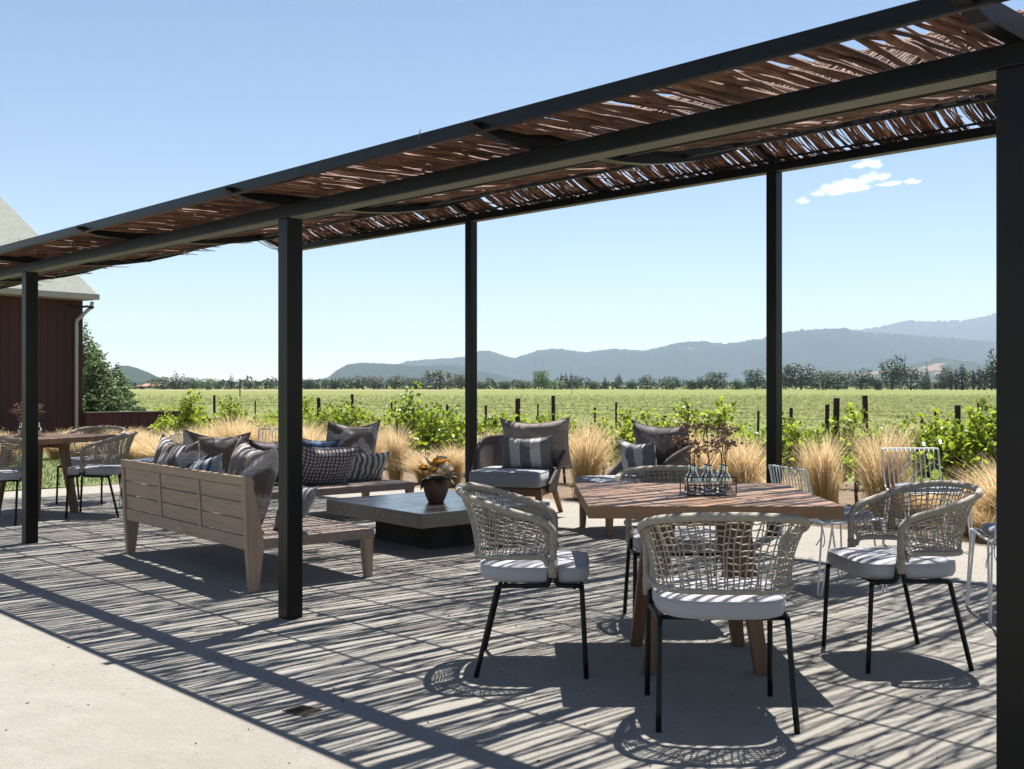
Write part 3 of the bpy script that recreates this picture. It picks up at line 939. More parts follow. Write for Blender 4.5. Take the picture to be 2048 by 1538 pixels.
tag(ac, 'taupe wicker armchair with grey cushion facing the camera, left of the pair', 'armchair', 'wicker armchairs')
ac2 = copy_tree(ac)
ac2.location = (1.06, 9.72, 0); ac2.rotation_euler = (0, 0, R(196 - 90))
tag(ac2, 'taupe wicker armchair turned sideways behind the near dining table', 'armchair', 'wicker armchairs')
ZC = .475
pillow(ac1, -.17, -.22, ZC - .01, .72, .52, .19, 'taupe', 'large taupe pillow with pointed corners at the back of the left armchair', 12, 1, 0, 12)
pillow(ac1, -.11, -.06, ZC, .53, .33, .14, 'widestripe', 'grey and cream wide striped lumbar pillow on the left armchair', 14, 1, 2, 13)
pillow(ac2, -.02, -.34, ZC - .01, .66, .52, .19, 'charcoal', 'large dark pillow on the right armchair behind the dried flowers', 13, -3, 22, 14)
pillow(ac2, .0, -.10, ZC, .50, .34, .14, 'widestripe', 'grey and cream striped lumbar pillow on the right armchair', 12, -2, 14, 15)

# ------------------------------------------------------------------ white wire chairs
def make_wire_chair():
    root = empty('wire_chair')
    wm = M['white_metal']
    b = MB(); xs = [-.235 + .47 * i / 12 for i in range(13)]
    for x in xs[1:-1]:
        b.tube(catmull([(x, -.31, .77), (x, -.262, .52), (x, -.225, .455), (x, -.15, .435), (x, .22, .455)], 4), .0045, 5)
    for z, y in ((.60, -.275),): b.tube([(-.235, y, z), (.235, y, z)], .003, 5) if False else None
    b.tube([(-.235, -.15, .432), (.235, -.15, .432)], .0035, 5); b.tube([(-.235, .05, .442), (.235, .05, .442)], .0035, 5)
    b.build('wire_seat', wm, root, smooth=True)
    b = MB()
    P = catmull([(-.24, .225, .455), (-.24, -.14, .437), (-.24, -.232, .46), (-.24, -.262, .52), (-.24, -.300, .72), (-.239, -.311, .762), (-.228, -.314, .771), (-.15, -.314, .772), (.15, -.314, .772), (.228, -.314, .771), (.239, -.311, .762), (.24, -.300, .72), (.24, -.262, .52), (.24, -.232, .46), (.24, -.14, .437), (.24, .225, .455)], 5)
    b.tube(P, .0078, 6); b.tube([(-.24, .225, .455), (.24, .225, .455)], .0062, 6)
    b.build('outer_frame', wm, root, smooth=True)
    for sx in (-1, 1):
        for y, dy in ((.18, .045), (-.17, -.06)):
            b = MB()
            P = catmull([(sx * .236, y - .03, .44), (sx * .245, y - .035, .41), (sx * .262, y + dy - .012, .012), (sx * .263, y + dy, .005), (sx * .262, y + dy + .012, .012), (sx * .245, y + .035, .41), (sx * .236, y + .03, .44)], 4)
            b.tube(P, .0066, 6); b.build('leg', wm, root, smooth=True)
    b = MB(); b.superell((0, .01, .478), .215, .205, .026, .5, .4, 40, 10)
    b.build('seat_cushion', M['cushion_b'], root, smooth=True)
    for sx in (-1, 1):
        for k in range(2):
            b = MB(); b.tube(catmull([(sx * .2, -.17, .46), (sx * .225, -.19, .42), (sx * (.23 + k * .04), -.2, .36 - k * .02), (sx * (.20 + k * .08), -.22, .30)], 3), .003, 4)
            b.build('cushion_tie', M['cushion_b'], root, smooth=True)
    return root
wc = make_wire_chair()
GW = 'white wire chairs'
place(wc, 3.33, 8.72, -86, 'white wire chair with upright rods facing the camera behind the right rope chair', 'chair', GW)
place(wc, 2.06, 7.02, 14, 'white wire chair seen side on, low beyond the right corner of the near table', 'chair', GW)
place(wc, 2.90, 6.12, 82, 'white wire chair cut off by the big black post at the right edge', 'chair', GW)
place(wc, -2.80, 12.75, -90, 'white wire chair top just visible behind the far sofa', 'chair', GW)
place(wc, -3.9, 11.75, 175, 'white wire chair mostly hidden between the ikat pillow and the low red wall', 'chair', GW)

# ------------------------------------------------------------------ drain grate
dg = MB()
for i in range(13): dg.box(-.13 + i * .0205, -.122 + i * .0205, -.11, .11, .0, .010)
for i in range(5): dg.box(-.135, .135, -.11 + i * .052, -.104 + i * .052, .001, .012)
dgo = dg.build('drain_grate', simple('rusty_iron', (.05, .03, .02), (.10, .06, .035), 30, rough=.8, bstr=.3))
dgo.scale = (.46, .46, .3); dgo.location = (-.835, 4.33, .003); dgo.rotation_euler = (0, 0, R(-35))
tag(dgo, 'small rusty square drain grate set in the striped terrace floor', 'grate')
dm = MB()
r_ = random.Random(9)
for k in range(260):
    x, y = r_.uniform(-3.2, 2.2), r_.uniform(2.4, 8)
    a = r_.uniform(0, 3.14); L = r_.uniform(.0015, .008); w = r_.uniform(.0006, .0016)
    c, s_ = math.cos(a), math.sin(a)
    M4 = Matrix.Translation((x, y, .002)) @ Matrix.Rotation(a, 4, 'Z')
    dm.box(-L, L, -w, w, -.001, .002 + w, M4)
o = dm.build('plant_debris', simple('dry_litter', (.08, .06, .04), (.22, .17, .11), 4, rough=.9, bstr=0))
tag(o, 'tiny dry twigs and seeds scattered over the pale terrace gravel', 'debris', kind='stuff')

# ------------------------------------------------------------------ feathergrass
def grass_mesh(seed, n=900, h=.72, spread=.20):
    r_ = random.Random(seed); b = MB()
    sway = Vector((r_.uniform(-.05, .05), r_.uniform(-.05, .05), 0))
    tufts = [(r_.uniform(0, 6.283), abs(r_.gauss(0, spread * .6)), r_.uniform(.72, 1.08)) for _ in range(26)]
    for k in range(n):
        ta, tl, th = tufts[k % 26]
        a = ta + r_.gauss(0, .45); rr = abs(r_.gauss(0, .05)); lean = max(.0, tl + r_.gauss(.0, .05))
        H = h * th * r_.uniform(.55, 1.04); d = Vector((math.cos(a), math.sin(a), 0))
        a2 = a + r_.uniform(-.9, .9); d2 = Vector((math.cos(a2), math.sin(a2), 0))
        p0 = d * rr
        w0 = r_.uniform(.0013, .0024)
        ang = r_.uniform(0, 3.14); wd = Vector((math.cos(ang), math.sin(ang), 0))
        def pt(t): return p0 + d * lean * t * t + sway * t * t + d2 * (.13 * t ** 4 * H) + Vector((0, 0, H * (t - .09 * t ** 4)))
        rows = []
        for i in range(5):
            p = pt(i / 4); w = w0 * (.8, 1, 1, .8, .15)[i]; rows.append([p - wd * w, p + wd * w])
        b.grid(rows)
        for q in range(3):   # fine awns spreading from the upper half
            t = r_.uniform(.5, .95); p = pt(t); e = p + Vector((r_.gauss(0, .035), r_.gauss(0, .035), r_.uniform(.03, .11)))
            w = .0011; b.add([p - wd * w, p + wd * w, e], [(0, 1, 2)])
    return b
def base_mesh(seed, n=260, h=.34):
    r_ = random.Random(seed + 50); b = MB()
    for k in range(n):
        a = r_.uniform(0, 6.283); H = h * r_.uniform(.6, 1.15); L = r_.uniform(.04, .2)
        d = Vector((math.cos(a), math.sin(a), 0)); wd = Vector((-d.y, d.x, 0)); p0 = d * r_.uniform(0, .06)
        rows = []
        for i in range(4):
            t = i / 3; p = p0 + d * L * t * t + Vector((0, 0, H * t)); w = .0035 * (1, 1, .7, .1)[i]; rows.append([p - wd * w, p + wd * w])
        b.grid(rows)
    return b
gprotos = []
for sd_ in range(4):
    gm = grass_mesh(sd_, 1500, .80, (.13, .20, .16, .27)[sd_]).mesh('plume'); gm.materials.append(M['feather'])
    bm_ = base_mesh(sd_).mesh('leaf_base'); bm_.materials.append(M['featherbase'])
    gprotos.append((gm, bm_))
ORD = ['first', 'second', 'third', 'fourth', 'fifth', 'sixth', 'seventh', 'eighth', 'ninth', 'tenth', 'eleventh', 'twelfth', 'thirteenth', 'fourteenth', 'fifteenth', 'sixteenth', 'seventeenth', 'eighteenth', 'nineteenth', 'twentieth']
TENS = {20: 'twenty', 30: 'thirty', 40: 'forty', 50: 'fifty', 60: 'sixty', 70: 'seventy'}
def ordw(i):
    if i < 20: return ORD[i]
    k = i + 1
    if k % 10 == 0: return TENS[k][:-1] + 'ieth'
    return TENS[k - k % 10] + '-' + ORD[k % 10 - 1]
def gclump(x, y, s, k, label, group):
    root = empty('feathergrass', (x, y, -.004), random.Random(int(x * 91 + y * 17)).uniform(0, 6.28))
    root.scale = (s[0], s[0], s[1])
    for nm, me in zip(('plume', 'leaf_base'), gprotos[k]):
        o = bpy.data.objects.new(nm, me); col.objects.link(o); o.parent = root
    tag(root, label, 'ornamental grass', group)
# (x, y, width factor, height factor, variant)
front = [(-1.55, 14.5, .95, 1.05, 0), (-1.95, 14.9, 1.0, 1.0, 1), (-.75, 14.0, .9, .75, 1), (-.35, 13.5, 1.0, 1.0, 0), (-1.15, 14.4, .9, .6, 3),
         (.85, 12.5, 1.25, 1.22, 2), (.25, 13.2, 1.0, .7, 1), (1.55, 12.2, 1.0, .75, 3), (2.05, 11.7, 1.5, 1.18, 1), (2.45, 11.4, 1.3, 1.05, 2),
         (3.02, 10.55, 1.05, 1.10, 0), (3.42, 10.05, 1.15, 1.28, 0), (3.75, 9.95, 1.0, .6, 3), (4.05, 9.5, 1.0, .65, 3), (4.22, 9.3, 1.3, 1.0, 1), (4.0, 9.05, .9, .42, 1), (4.65, 8.9, 1.2, 1.0, 2), (2.7, 11.0, .9, .6, 3)]
front.sort(key=lambda g: g[0] / g[1])
for i, (x, y, w, h, k) in enumerate(front):
    gclump(x, y, (w, h), k, ordw(i) + ' feathergrass clump from the left in the bed behind the armchairs', 'golden feathergrass along the terrace edge')
lft = [(-8.6, 18.5, 1.5, 1.0, 3), (-8.0, 19.2, 1.5, 1.05, 1), (-7.4, 18.6, 1.4, .9, 3), (-7.0, 19.5, 1.5, 1.1, 2), (-6.6, 18.9, 1.4, 1.1, 1), (-6.1, 18.4, 1.5, 1.0, 3), (-5.7, 17.6, 1.4, .9, 1), (-5.2, 17.2, 1.4, .95, 3),
       (-4.75, 17.1, 1.3, 1.05, 0), (-4.3, 16.7, 1.3, 1.3, 3), (-3.95, 16.4, 1.3, 1.1, 0), (-3.3, 16.2, 1.4, 1.2, 1), (-2.95, 15.8, 1.3, 1.1, 2), (-2.45, 15.5, 1.2, 1.0, 1), (-9.3, 19.0, 1.5, 1.1, 1), (-10.0, 19.6, 1.5, 1.1, 3), (-3.7, 17.0, 1.2, 1.0, 1), (-2.1, 15.6, 1.2, 1.15, 2), (-8.3, 17.9, 1.2, .8, 0), (-6.3, 17.7, 1.2, .8, 2)]
lft.sort(key=lambda g: g[0] / g[1])
for i, (x, y, w, h, k) in enumerate(lft):
    gclump(x, y, (w, h * (.68 if x < -5.4 else .9)), k, ordw(i) + ' feathergrass clump from the left in the bed by the barn and far sofa', 'golden feathergrass along the terrace edge')

# ------------------------------------------------------------------ vines and posts
def leaf_at(b, p, n_, s_, r_):
    n_ = n_.normalized(); a = n_.cross(Vector((0, 0, 1)))
    a = a if a.length > .05 else Vector((1, 0, 0)); a.normalize(); c = n_.cross(a)
    rot = r_.uniform(0, 6.28)
    u = a * math.cos(rot) + c * math.sin(rot); v = n_.cross(u)
    sh = [(0, -.5), (.45, -.55), (.62, -.05), (.42, .12), (.38, .48), (.0, .68), (-.38, .48), (-.42, .12), (-.62, -.05), (-.45, -.55)]
    base = len(b.v)
    for x, y in sh:
        b.v.append(tuple(p + u * x * s_ + v * y * s_ - n_ * (x * x) * s_ * .5))
    b.f.append(tuple(base + i for i in range(len(sh))))
def vine_mesh(seed, H, W, n, shoots):
    r_ = random.Random(seed); b = MB(); st = MB()
    st.tube(catmull([(0, 0, 0), (.015, .01, .25), (-.01, 0, .5), (0, 0, .62)], 3), .018, 6)
    st.tube([(-W / 2, 0, .60), (0, 0, .64), (W / 2, 0, .61)], .012, 5)
    for k in range(shoots):
        x0 = r_.uniform(-W / 2, W / 2)
        top_ = H * r_.uniform(.72, 1.0) if k else H * 1.0
        lean = Vector((r_.uniform(-.15, .15), r_.uniform(-.18, .18), 0)); z0 = r_.uniform(.3, .6)
        P = [Vector((x0, r_.uniform(-.05, .05), z0)) + lean * (t * 1.2) + Vector((0, 0, (top_ - z0) * t)) + Vector((.03 * math.sin(t * 6 + k), .03 * math.cos(t * 5 + k), 0)) for t in [i / 6 for i in range(7)]]
        st.tube(P, .004, 4, r2=.002)
        m = int(n / shoots)
        for i in range(m):
            t = r_.random() ** 1.15; j = min(5, int(t * 6)); p = P[j].lerp(P[j + 1], t * 6 - j)
            sp = .13 * (1.15 - t) + .022
            p = p + Vector((r_.gauss(0, sp), r_.gauss(0, sp * .9), r_.gauss(0, .05)))
            if p.z < .08: continue
            leaf_at(b, p, Vector((r_.gauss(0, .7), r_.gauss(-.2, .7), r_.uniform(.15, 1))), r_.uniform(.035, .075) * (1.15 - .45 * t), r_)
    return b, st
vprotos = []
for sd_, (H, W, n, sh) in enumerate(((1.02, .8, 560, 9), (.92, .8, 430, 8), (1.14, .5, 300, 5), (.80, .8, 330, 7), (1.34, .45, 340, 4), (.72, .5, 150, 4))):
    b, st = vine_mesh(sd_ + 1, H, W, n, sh)
    m1 = b.mesh('foliage'); m1.materials.append(M['vine'])
    m2 = st.mesh('stem', True); m2.materials.append(M['bark'])
    vprotos.append((m1, m2))
DS = Vector((.689, -.725)); DT = Vector((.725, .689))
rvn = random.Random(31)
vines = []
def rowpt(u_m, off):      # point of a trellis row (offset off from the first one) along the sight ratio X/Y
    O_ = Vector((0, 15.3)) + DT * off
    k = (u_m * O_.y - O_.x) / (DS.x - u_m * DS.y)
    return O_ + DS * k
dens = [(330, 5, .9), (352, 3, .95), (372, 2, 1.05), (420, 3, 1), (470, 2, .95), (505, 5, 1), (530, 3, .9), (610, 1, .9), (655, 0, .95), (690, 0, 1), (722, 1, 1), (765, 3, 1), (808, 4, 1.02), (840, 0, .95), (875, 0, 1), (905, 1, .9), (935, 3, 1),
        (985, 3, 1), (1008, 1, 1), (1060, 3, .95), (1130, 5, 1), (1170, 5, .95), (1205, 1, .85), (1245, 0, .95), (1290, 0, .97), (1330, 1, 1), (1375, 5, 1), (1420, 2, 1), (1470, 5, .95), (1500, 5, 1), (1565, 1, .95), (1600, 0, .9), (1640, 5, 1),
        (1675, 2, .95), (1715, 5, 1), (1760, 3, .95), (1795, 1, .9), (1830, 0, .95), (1865, 0, .9), (1900, 1, .95), (1935, 0, 1), (1975, 0, 1.05), (1998, 2, 1.0), (2040, 0, 1.05), (2090, 0, 1.0)]
for u, k, sc in dens:
    p = rowpt((u - 1024) / 2173, rvn.uniform(-.15, .15)); vines.append((p, k, sc, 'front'))
for off, step in ((2.0, 62), (4.1, 70)):
    u = 325
    while u < 2080:
        p = rowpt((u - 1024) / 2173, off + rvn.uniform(-.1, .1)); vines.append((p, rvn.choice([1, 3, 3, 5, 2]), rvn.uniform(.78, .98), 'second' if off < 3 else 'third'))
        u += step * rvn.uniform(.8, 1.25)
for rowname in ('front', 'second', 'third'):
    L_ = sorted([v for v in vines if v[3] == rowname], key=lambda v: v[0].x / v[0].y)
    for i, (p, k, sc, _) in enumerate(L_):
        root = empty('grapevine', (p.x, p.y, -.01), math.atan2(DS.y, DS.x) + rvn.uniform(-.1, .1) + (math.pi if rvn.random() < .5 else 0))
        root.scale = (sc, sc, sc)
        for nm, me in zip(('foliage', 'stem'), vprotos[k]):
            o = bpy.data.objects.new(nm, me); col.objects.link(o); o.parent = root
        tag(root, ordw(i) + ' leafy grapevine from the left in the ' + rowname + ' trellis row', 'vine', 'young grapevines in trellis rows')
M['postwood'] = simple('dark_vine_post', (.030, .018, .013), (.065, .042, .032), 14, rough=.85, bstr=.4, bdist=.004)
posts = [(430, 0, 1.10, .05), (640, 0, 1.08, .05), (1034, 0, 1.11, .055), (1670, 0, 1.16, .055), (707, 2, 1.12, .05), (1108, 2, 1.13, .05), (1733, 2, 1.17, .055), (1915, 0, 1.1, .045), (1958, .5, 1.12, .045),
         (1580, 2, 1.0, .035), (1515, 4, .9, .03), (1190, 2, .95, .035), (1232, 4, 1.0, .03), (973, 2, .95, .035), (897, 2, .95, .035), (783, 2, .97, .035), (1653, 2, 1.05, .045), (1325, 0, .92, .04), (1376, 2, 1.0, .035), (1706, 4, .95, .03),
         (1847, 4, .9, .03), (1872, 4, .95, .03), (853, 4, .9, .03), (1074, 4, .95, .03), (2010, 0, 1.1, .05), (372, 0, 1.02, .045), (510, 4, .9, .03), (1262, 4, .85, .03), (1440, 0, .9, .04)]
posts.sort()
for i, (u, off, h, w) in enumerate(posts):
    p = rowpt((u - 1024) / 2173, off + .12)
    b = MB(); lx = random.Random(u).uniform(-.03, .03)
    b.taper((0, 0, -.02), (lx, 0, h), w, w * .95); b.box(lx - w * .48, lx + w * .48, -w * .49, w * .49, h - .06, h - .045)
    o = b.build('vineyard_post', M['postwood'], bevel=.003); o.location = (p.x, p.y, 0); o.rotation_euler = (0, 0, rvn.uniform(0, 1))
    tag(o, ordw(i) + ' dark timber vineyard post from the left among the vines', 'post', 'vineyard trellis posts')
for off in (0, 2.0, 4.1):
    a, c = rowpt((300 - 1024) / 2173, off + .12), rowpt((2300 - 1024) / 2173, off + .12)
    b = MB()
    for z in (.60, .92): b.tube([(a.x, a.y, z), (c.x, c.y, z)], .0022, 4)
    o = b.build('trellis_wire', M['postwood'])
    tag(o, 'thin wires strung along the ' + {0: 'front', 2.0: 'second', 4.1: 'third'}[off] + ' row of vineyard posts', 'wire', 'trellis wires')
# further vineyard rows (uncountable)
b = MB(); r_ = random.Random(77)
for ri in range(3, 40):
    off = ri * 2.05
    for side in (0,):
        u = -.36
        while u < .50:
            p = rowpt(u, off)
            if p.y > 75 or p.y < 19: u += .01; continue
            dist = p.length
            step = .22 if dist < 40 else (.36 if dist < 80 else .5)
            for q in range(12 if dist < 60 else 9):
                pp = Vector((p.x + r_.gauss(0, .22), p.y + r_.gauss(0, .15), r_.uniform(.38, .68) + (.16 if r_.random() < .04 else 0)))
                s_ = (.045 if dist < 40 else .06 if dist < 80 else .09) * r_.uniform(.7, 1.2)
                n_ = Vector((r_.gauss(0, .35), r_.gauss(-.35, .35), 1)).normalized()
                a = n_.cross(Vector((1, 0, .1))).normalized(); c = n_.cross(a)
                b.add([pp + a * s_ * .8, pp + c * s_, pp - a * s_ * .8, pp - c * s_ * .9], [(0, 1, 2, 3)])
            u += step / (dist * 1.25)
o = b.build('vineyard', M['vinerow']); tag(o, 'broad green vineyard of low rows filling the valley floor behind the posts', 'vineyard', kind='stuff')

# ------------------------------------------------------------------ barn and low wall
BD = Vector((.62, .785)).normalized(); BN = Vector((-BD.y, BD.x))
bc = Vector((-10.27, 26.0))
def boards(name, c1, c2):
    m, nt, bs = nodes(name)
    tc = nt.nodes.new('ShaderNodeTexCoord'); sp = nt.nodes.new('ShaderNodeSeparateXYZ'); nt.links.new(tc.outputs['Object'], sp.inputs[0])
    x = math_(nt, 'MULTIPLY', sp.outputs[0], 4.5)
    fr = math_(nt, 'FRACT', x); fl = math_(nt, 'FLOOR', x)
    wn_ = nt.nodes.new('ShaderNodeTexWhiteNoise'); wn_.noise_dimensions = '1D'; nt.links.new(fl, wn_.inputs['W'])
    c = mixc(nt, wn_.outputs['Value'], c1, c2)
    c = mixc(nt, ramp(nt, fr, [(0, (1,) * 3), (.05, (0,) * 3), (.96, (0,) * 3), (1, (1,) * 3)]), c, tuple(v * .35 for v in c1))
    mp = coords(nt, (30, 30, 1)); c = mixc(nt, math_(nt, 'MULTIPLY', noise(nt, mp, 1, 5), .5), c, tuple(v * .7 for v in c1))
    nt.links.new(c, bs.inputs['Base Color']); bs.inputs['Roughness'].default_value = .8
    bump(nt, bs, ramp(nt, fr, [(0, (0,) * 3), (.06, (1,) * 3), (.95, (1,) * 3), (1, (0,) * 3)]), .8, .02)
    return m
M['barnred'] = boards('red_stained_boards', (.060, .017, .012), (.085, .026, .018))
M['wallred'] = boards('red_wall_boards', (.085, .026, .018), (.105, .034, .022))
def shingles():
    m, nt, bs = nodes('grey_green_shingles')
    v = coords(nt)
    br = nt.nodes.new('ShaderNodeTexBrick'); nt.links.new(v, br.inputs['Vector'])
    br.inputs['Scale'].default_value = 1.0; br.inputs['Brick Width'].default_value = .2; br.inputs['Row Height'].default_value = .11
    br.inputs['Mortar Size'].default_value = .012; br.inputs['Bias'].default_value = .1
    br.inputs['Color1'].default_value = (.21, .225, .19, 1); br.inputs['Color2'].default_value = (.27, .28, .24, 1); br.inputs['Mortar'].default_value = (.19, .20, .16, 1)
    c = mixc(nt, math_(nt, 'MULTIPLY', noise(nt, v, 1.2, 5), .6), br.outputs['Color'], (.24, .25, .215))
    nt.links.new(c, bs.inputs['Base Color']); bs.inputs['Roughness'].default_value = .95
    bump(nt, bs, br.outputs['Fac'], -.4, .02)
    return m
M['shingle'] = shingles()
M['trim'] = simple('beige_trim', (.50, .45, .38), (.56, .51, .43), 3, rough=.6, bstr=0)
M['trimwhite'] = simple('pale_pipe', (.50, .48, .45), (.56, .54, .50), 3, rough=.5, bstr=0)
barn = empty('barn', (bc.x, bc.y, 0), math.atan2(BD.y, BD.x))   # local x along the eave, y away from the camera
tag(barn, 'dark red board barn with grey green shingle roof at the left edge', 'barn')
EH = 3.56
b = MB(); v = []
for x in (0, -11):
    v.append([(x, 0, 0), (x, 9.6, 0), (x, 9.6, EH), (x, 4.8, EH + 2.9), (x, 0, EH)])
b.grid(v, closed=True); b.f.append((0, 1, 2, 3, 4)); b.f.append((9, 8, 7, 6, 5))
b.build('walls', M['barnred'], barn)
b = MB(); pt = .62
for y0, y1, z0, z1 in ((-.55, 4.8, EH - .34 + .1, EH + 2.98), (10.15, 4.8, EH - .34 + .1, EH + 2.98)):
    a = [(.06, y0, z0), (-11.4, y0, z0), (-11.4, y1, z1), (.06, y1, z1)]
    b.add(a + [(p[0], p[1], p[2] + .12) for p in a], [(0, 1, 2, 3), (7, 6, 5, 4), (0, 4, 5, 1), (1, 5, 6, 2), (2, 6, 7, 3), (3, 7, 4, 0)])
b.build('roof', M['shingle'], barn)
b = MB(); b.box(-11.42, .08, -.60, -.555, EH - .245, EH - .115); b.build('gutter', M['trim'], barn)
b = MB(); b.box(-11.4, .05, -.55, -.005, EH - .245, EH - .215); b.build('soffit', M['trim'], barn)
b = MB(); b.tube([(-.05, -.5, EH - .3), (-.05, -.45, EH - .42), (-.20, -.08, EH - .72), (-.20, -.06, EH - .85), (-.20, -.06, 0)], .042, 8); b.build('downspout', M['trimwhite'], barn, smooth=True)
b = MB(); b.tube([(-.35, -.02, EH - .38), (-.25, -.3, EH - .42), (-.1, -.42, EH - .40)], .03, 6); b.superell((-.05, -.45, EH - .42), .07, .07, .05, 1, 1, 10, 6); b.build('wall_lamp', M['wire'], barn)
lw = empty('low_wall', (bc.x + BN.x * .0, bc.y, 0), math.atan2(BD.y, BD.x) + R(-12))
tag(lw, 'low dark red board wall running right from the barn corner', 'wall')
b = MB(); b.box(.04, 2.75, -.10, .10, 0, .62); b.build('wall_panel', M['wallred'], lw)
b = MB(); b.box(.04, 2.78, -.13, .13, .621, .65); b.build('coping', simple('dark_coping', (.10, .06, .05), (.16, .11, .09), 4, rough=.7, bstr=0), lw)

# ------------------------------------------------------------------ trees
def crown(seed, shape, n, ls):
    """shape: list of ellipsoids (x,y,z,rx,ry,rz); leaves are small quads crowded towards each lobe's surface"""
    r_ = random.Random(seed); b = MB()
    vol = [e[3] * e[4] * e[5] for e in shape]; tot = sum(vol)
    for e, w in zip(shape, vol):
        for k in range(int(n * w / tot)):
            while True:
                d = Vector((r_.gauss(0, 1), r_.gauss(0, 1), r_.gauss(0, 1)))
                if d.length > .1: break
            d.normalize()
            rad = r_.uniform(.45, 1.0) ** .5 * (1 + .14 * math.sin(7 * d.x + seed) * math.sin(6 * d.y) + .10 * math.sin(11 * d.z + seed * 2))
            p = Vector((e[0] + d.x * e[3] * rad, e[1] + d.y * e[4] * rad, e[2] + d.z * e[5] * rad))
            n_ = (d + Vector((r_.gauss(0, .5), r_.gauss(0, .5), r_.gauss(0, .5) + .3))).normalized()
            a = n_.cross(Vector((.3, .2, 1))).normalized(); c = n_.cross(a); s_ = ls * r_.uniform(.6, 1.3)
            b.add([p + a * s_, p + c * s_ * .8, p - a * s_ * .9, p - c * s_ * .7], [(0, 1, 2, 3)])
    return b
def trunk(h, r, limbs, seed):
    r_ = random.Random(seed); b = MB()
    b.tube(catmull([(0, 0, -.1), (r * .3, 0, h * .3), (-r * .2, r * .2, h * .65), (0, 0, h)], 3), r, 7, r2=r * .35)
    for k in range(limbs):
        a = 6.28 * k / limbs + r_.uniform(-.4, .4); z0 = h * r_.uniform(.35, .7); L = h * r_.uniform(.3, .5)
        b.tube([(0, 0, z0), (math.cos(a) * L * .5, math.sin(a) * L * .5, z0 + L * .5), (math.cos(a) * L, math.sin(a) * L, z0 + L * .8)], r * .4, 5, r2=r * .12)
    return b
def unit_shapes(kind, r_):
    if kind == 'oak':
        return [(r_.uniform(-.32, .32), r_.uniform(-.25, .25), r_.uniform(.22, .8), r_.uniform(.2, .34), r_.uniform(.2, .3), r_.uniform(.13, .22)) for _ in range(11)] + [(0, 0, .38, .45, .38, .34)]
    if kind == 'round':
        return [(0, 0, .45, .46, .42, .46)] + [(r_.uniform(-.25, .25), r_.uniform(-.2, .2), r_.uniform(.3, .75), .22, .2, .18) for _ in range(5)]
    if kind == 'conifer':
        return [(0, 0, .1 + .8 * i / 8, .30 * (1 - i / 8.6) + .02, .30 * (1 - i / 8.6) + .02, .075) for i in range(9)] + [(r_.uniform(-.12, .12), r_.uniform(-.1, .1), r_.uniform(.15, .45), .17, .15, .09) for _ in range(4)]
    if kind == 'cypress':
        return [(0, 0, .45, .10, .10, .45), (0, 0, .75, .06, .06, .26)]
    if kind == 'bush':
        return [(r_.uniform(-.5, .5), r_.uniform(-.2, .2), r_.uniform(.2, .55), r_.uniform(.22, .36), .3, r_.uniform(.25, .4)) for _ in range(7)]
KINDM = {}
for ki, (kind, n, ls) in enumerate((('oak', 1500, .030), ('round', 1100, .032), ('conifer', 1200, .026), ('cypress', 600, .022), ('bush', 1000, .042))):
    for var in range(2):
        r_ = random.Random(ki * 10 + var)
        KINDM[(kind, var)] = (crown(ki * 10 + var, unit_shapes(kind, r_), n, ls), trunk(.55 if kind != 'bush' else .2, .028, 4 if kind == 'oak' else 0, ki))
MC = {}
def tree(u, ytop, wpx, Y, kind, mat, label, var=0, ybase=None, group='trees across the far edge of the valley', name=None):
    key = (kind, var, mat)
    if key not in MC:
        c, t = KINDM[(kind, var)]
        m1 = c.mesh('crown'); m1.materials.append(M[mat]); m2 = t.mesh('trunk', True); m2.materials.append(M['bark']); MC[key] = (m1, m2)
    X = (u - 1024) / 2173 * Y; h = (CAMH + (770 - ytop) * Y / 2173) * 1.12; w = wpx * Y / 2173
    unit_w = {'oak': 1.05, 'round': .9, 'conifer': .62, 'cypress': .2, 'bush': 1.5}[kind]
    top_ = {'oak': .95, 'round': .96, 'conifer': .97, 'cypress': 1.0, 'bush': .85}[kind]
    root = empty(name or {'oak': 'oak_tree', 'round': 'broadleaf_tree', 'conifer': 'conifer_tree', 'cypress': 'cypress_tree', 'bush': 'bush'}[kind], (X, Y, 0), u % 7)
    root.scale = (w / unit_w, w / unit_w, h / top_)
    for nm, me in zip(('crown', 'trunk'), MC[key]):
        o = bpy.data.objects.new(nm, me); col.objects.link(o); o.parent = root
    tag(root, label, 'tree' if kind != 'bush' else 'shrub', group)
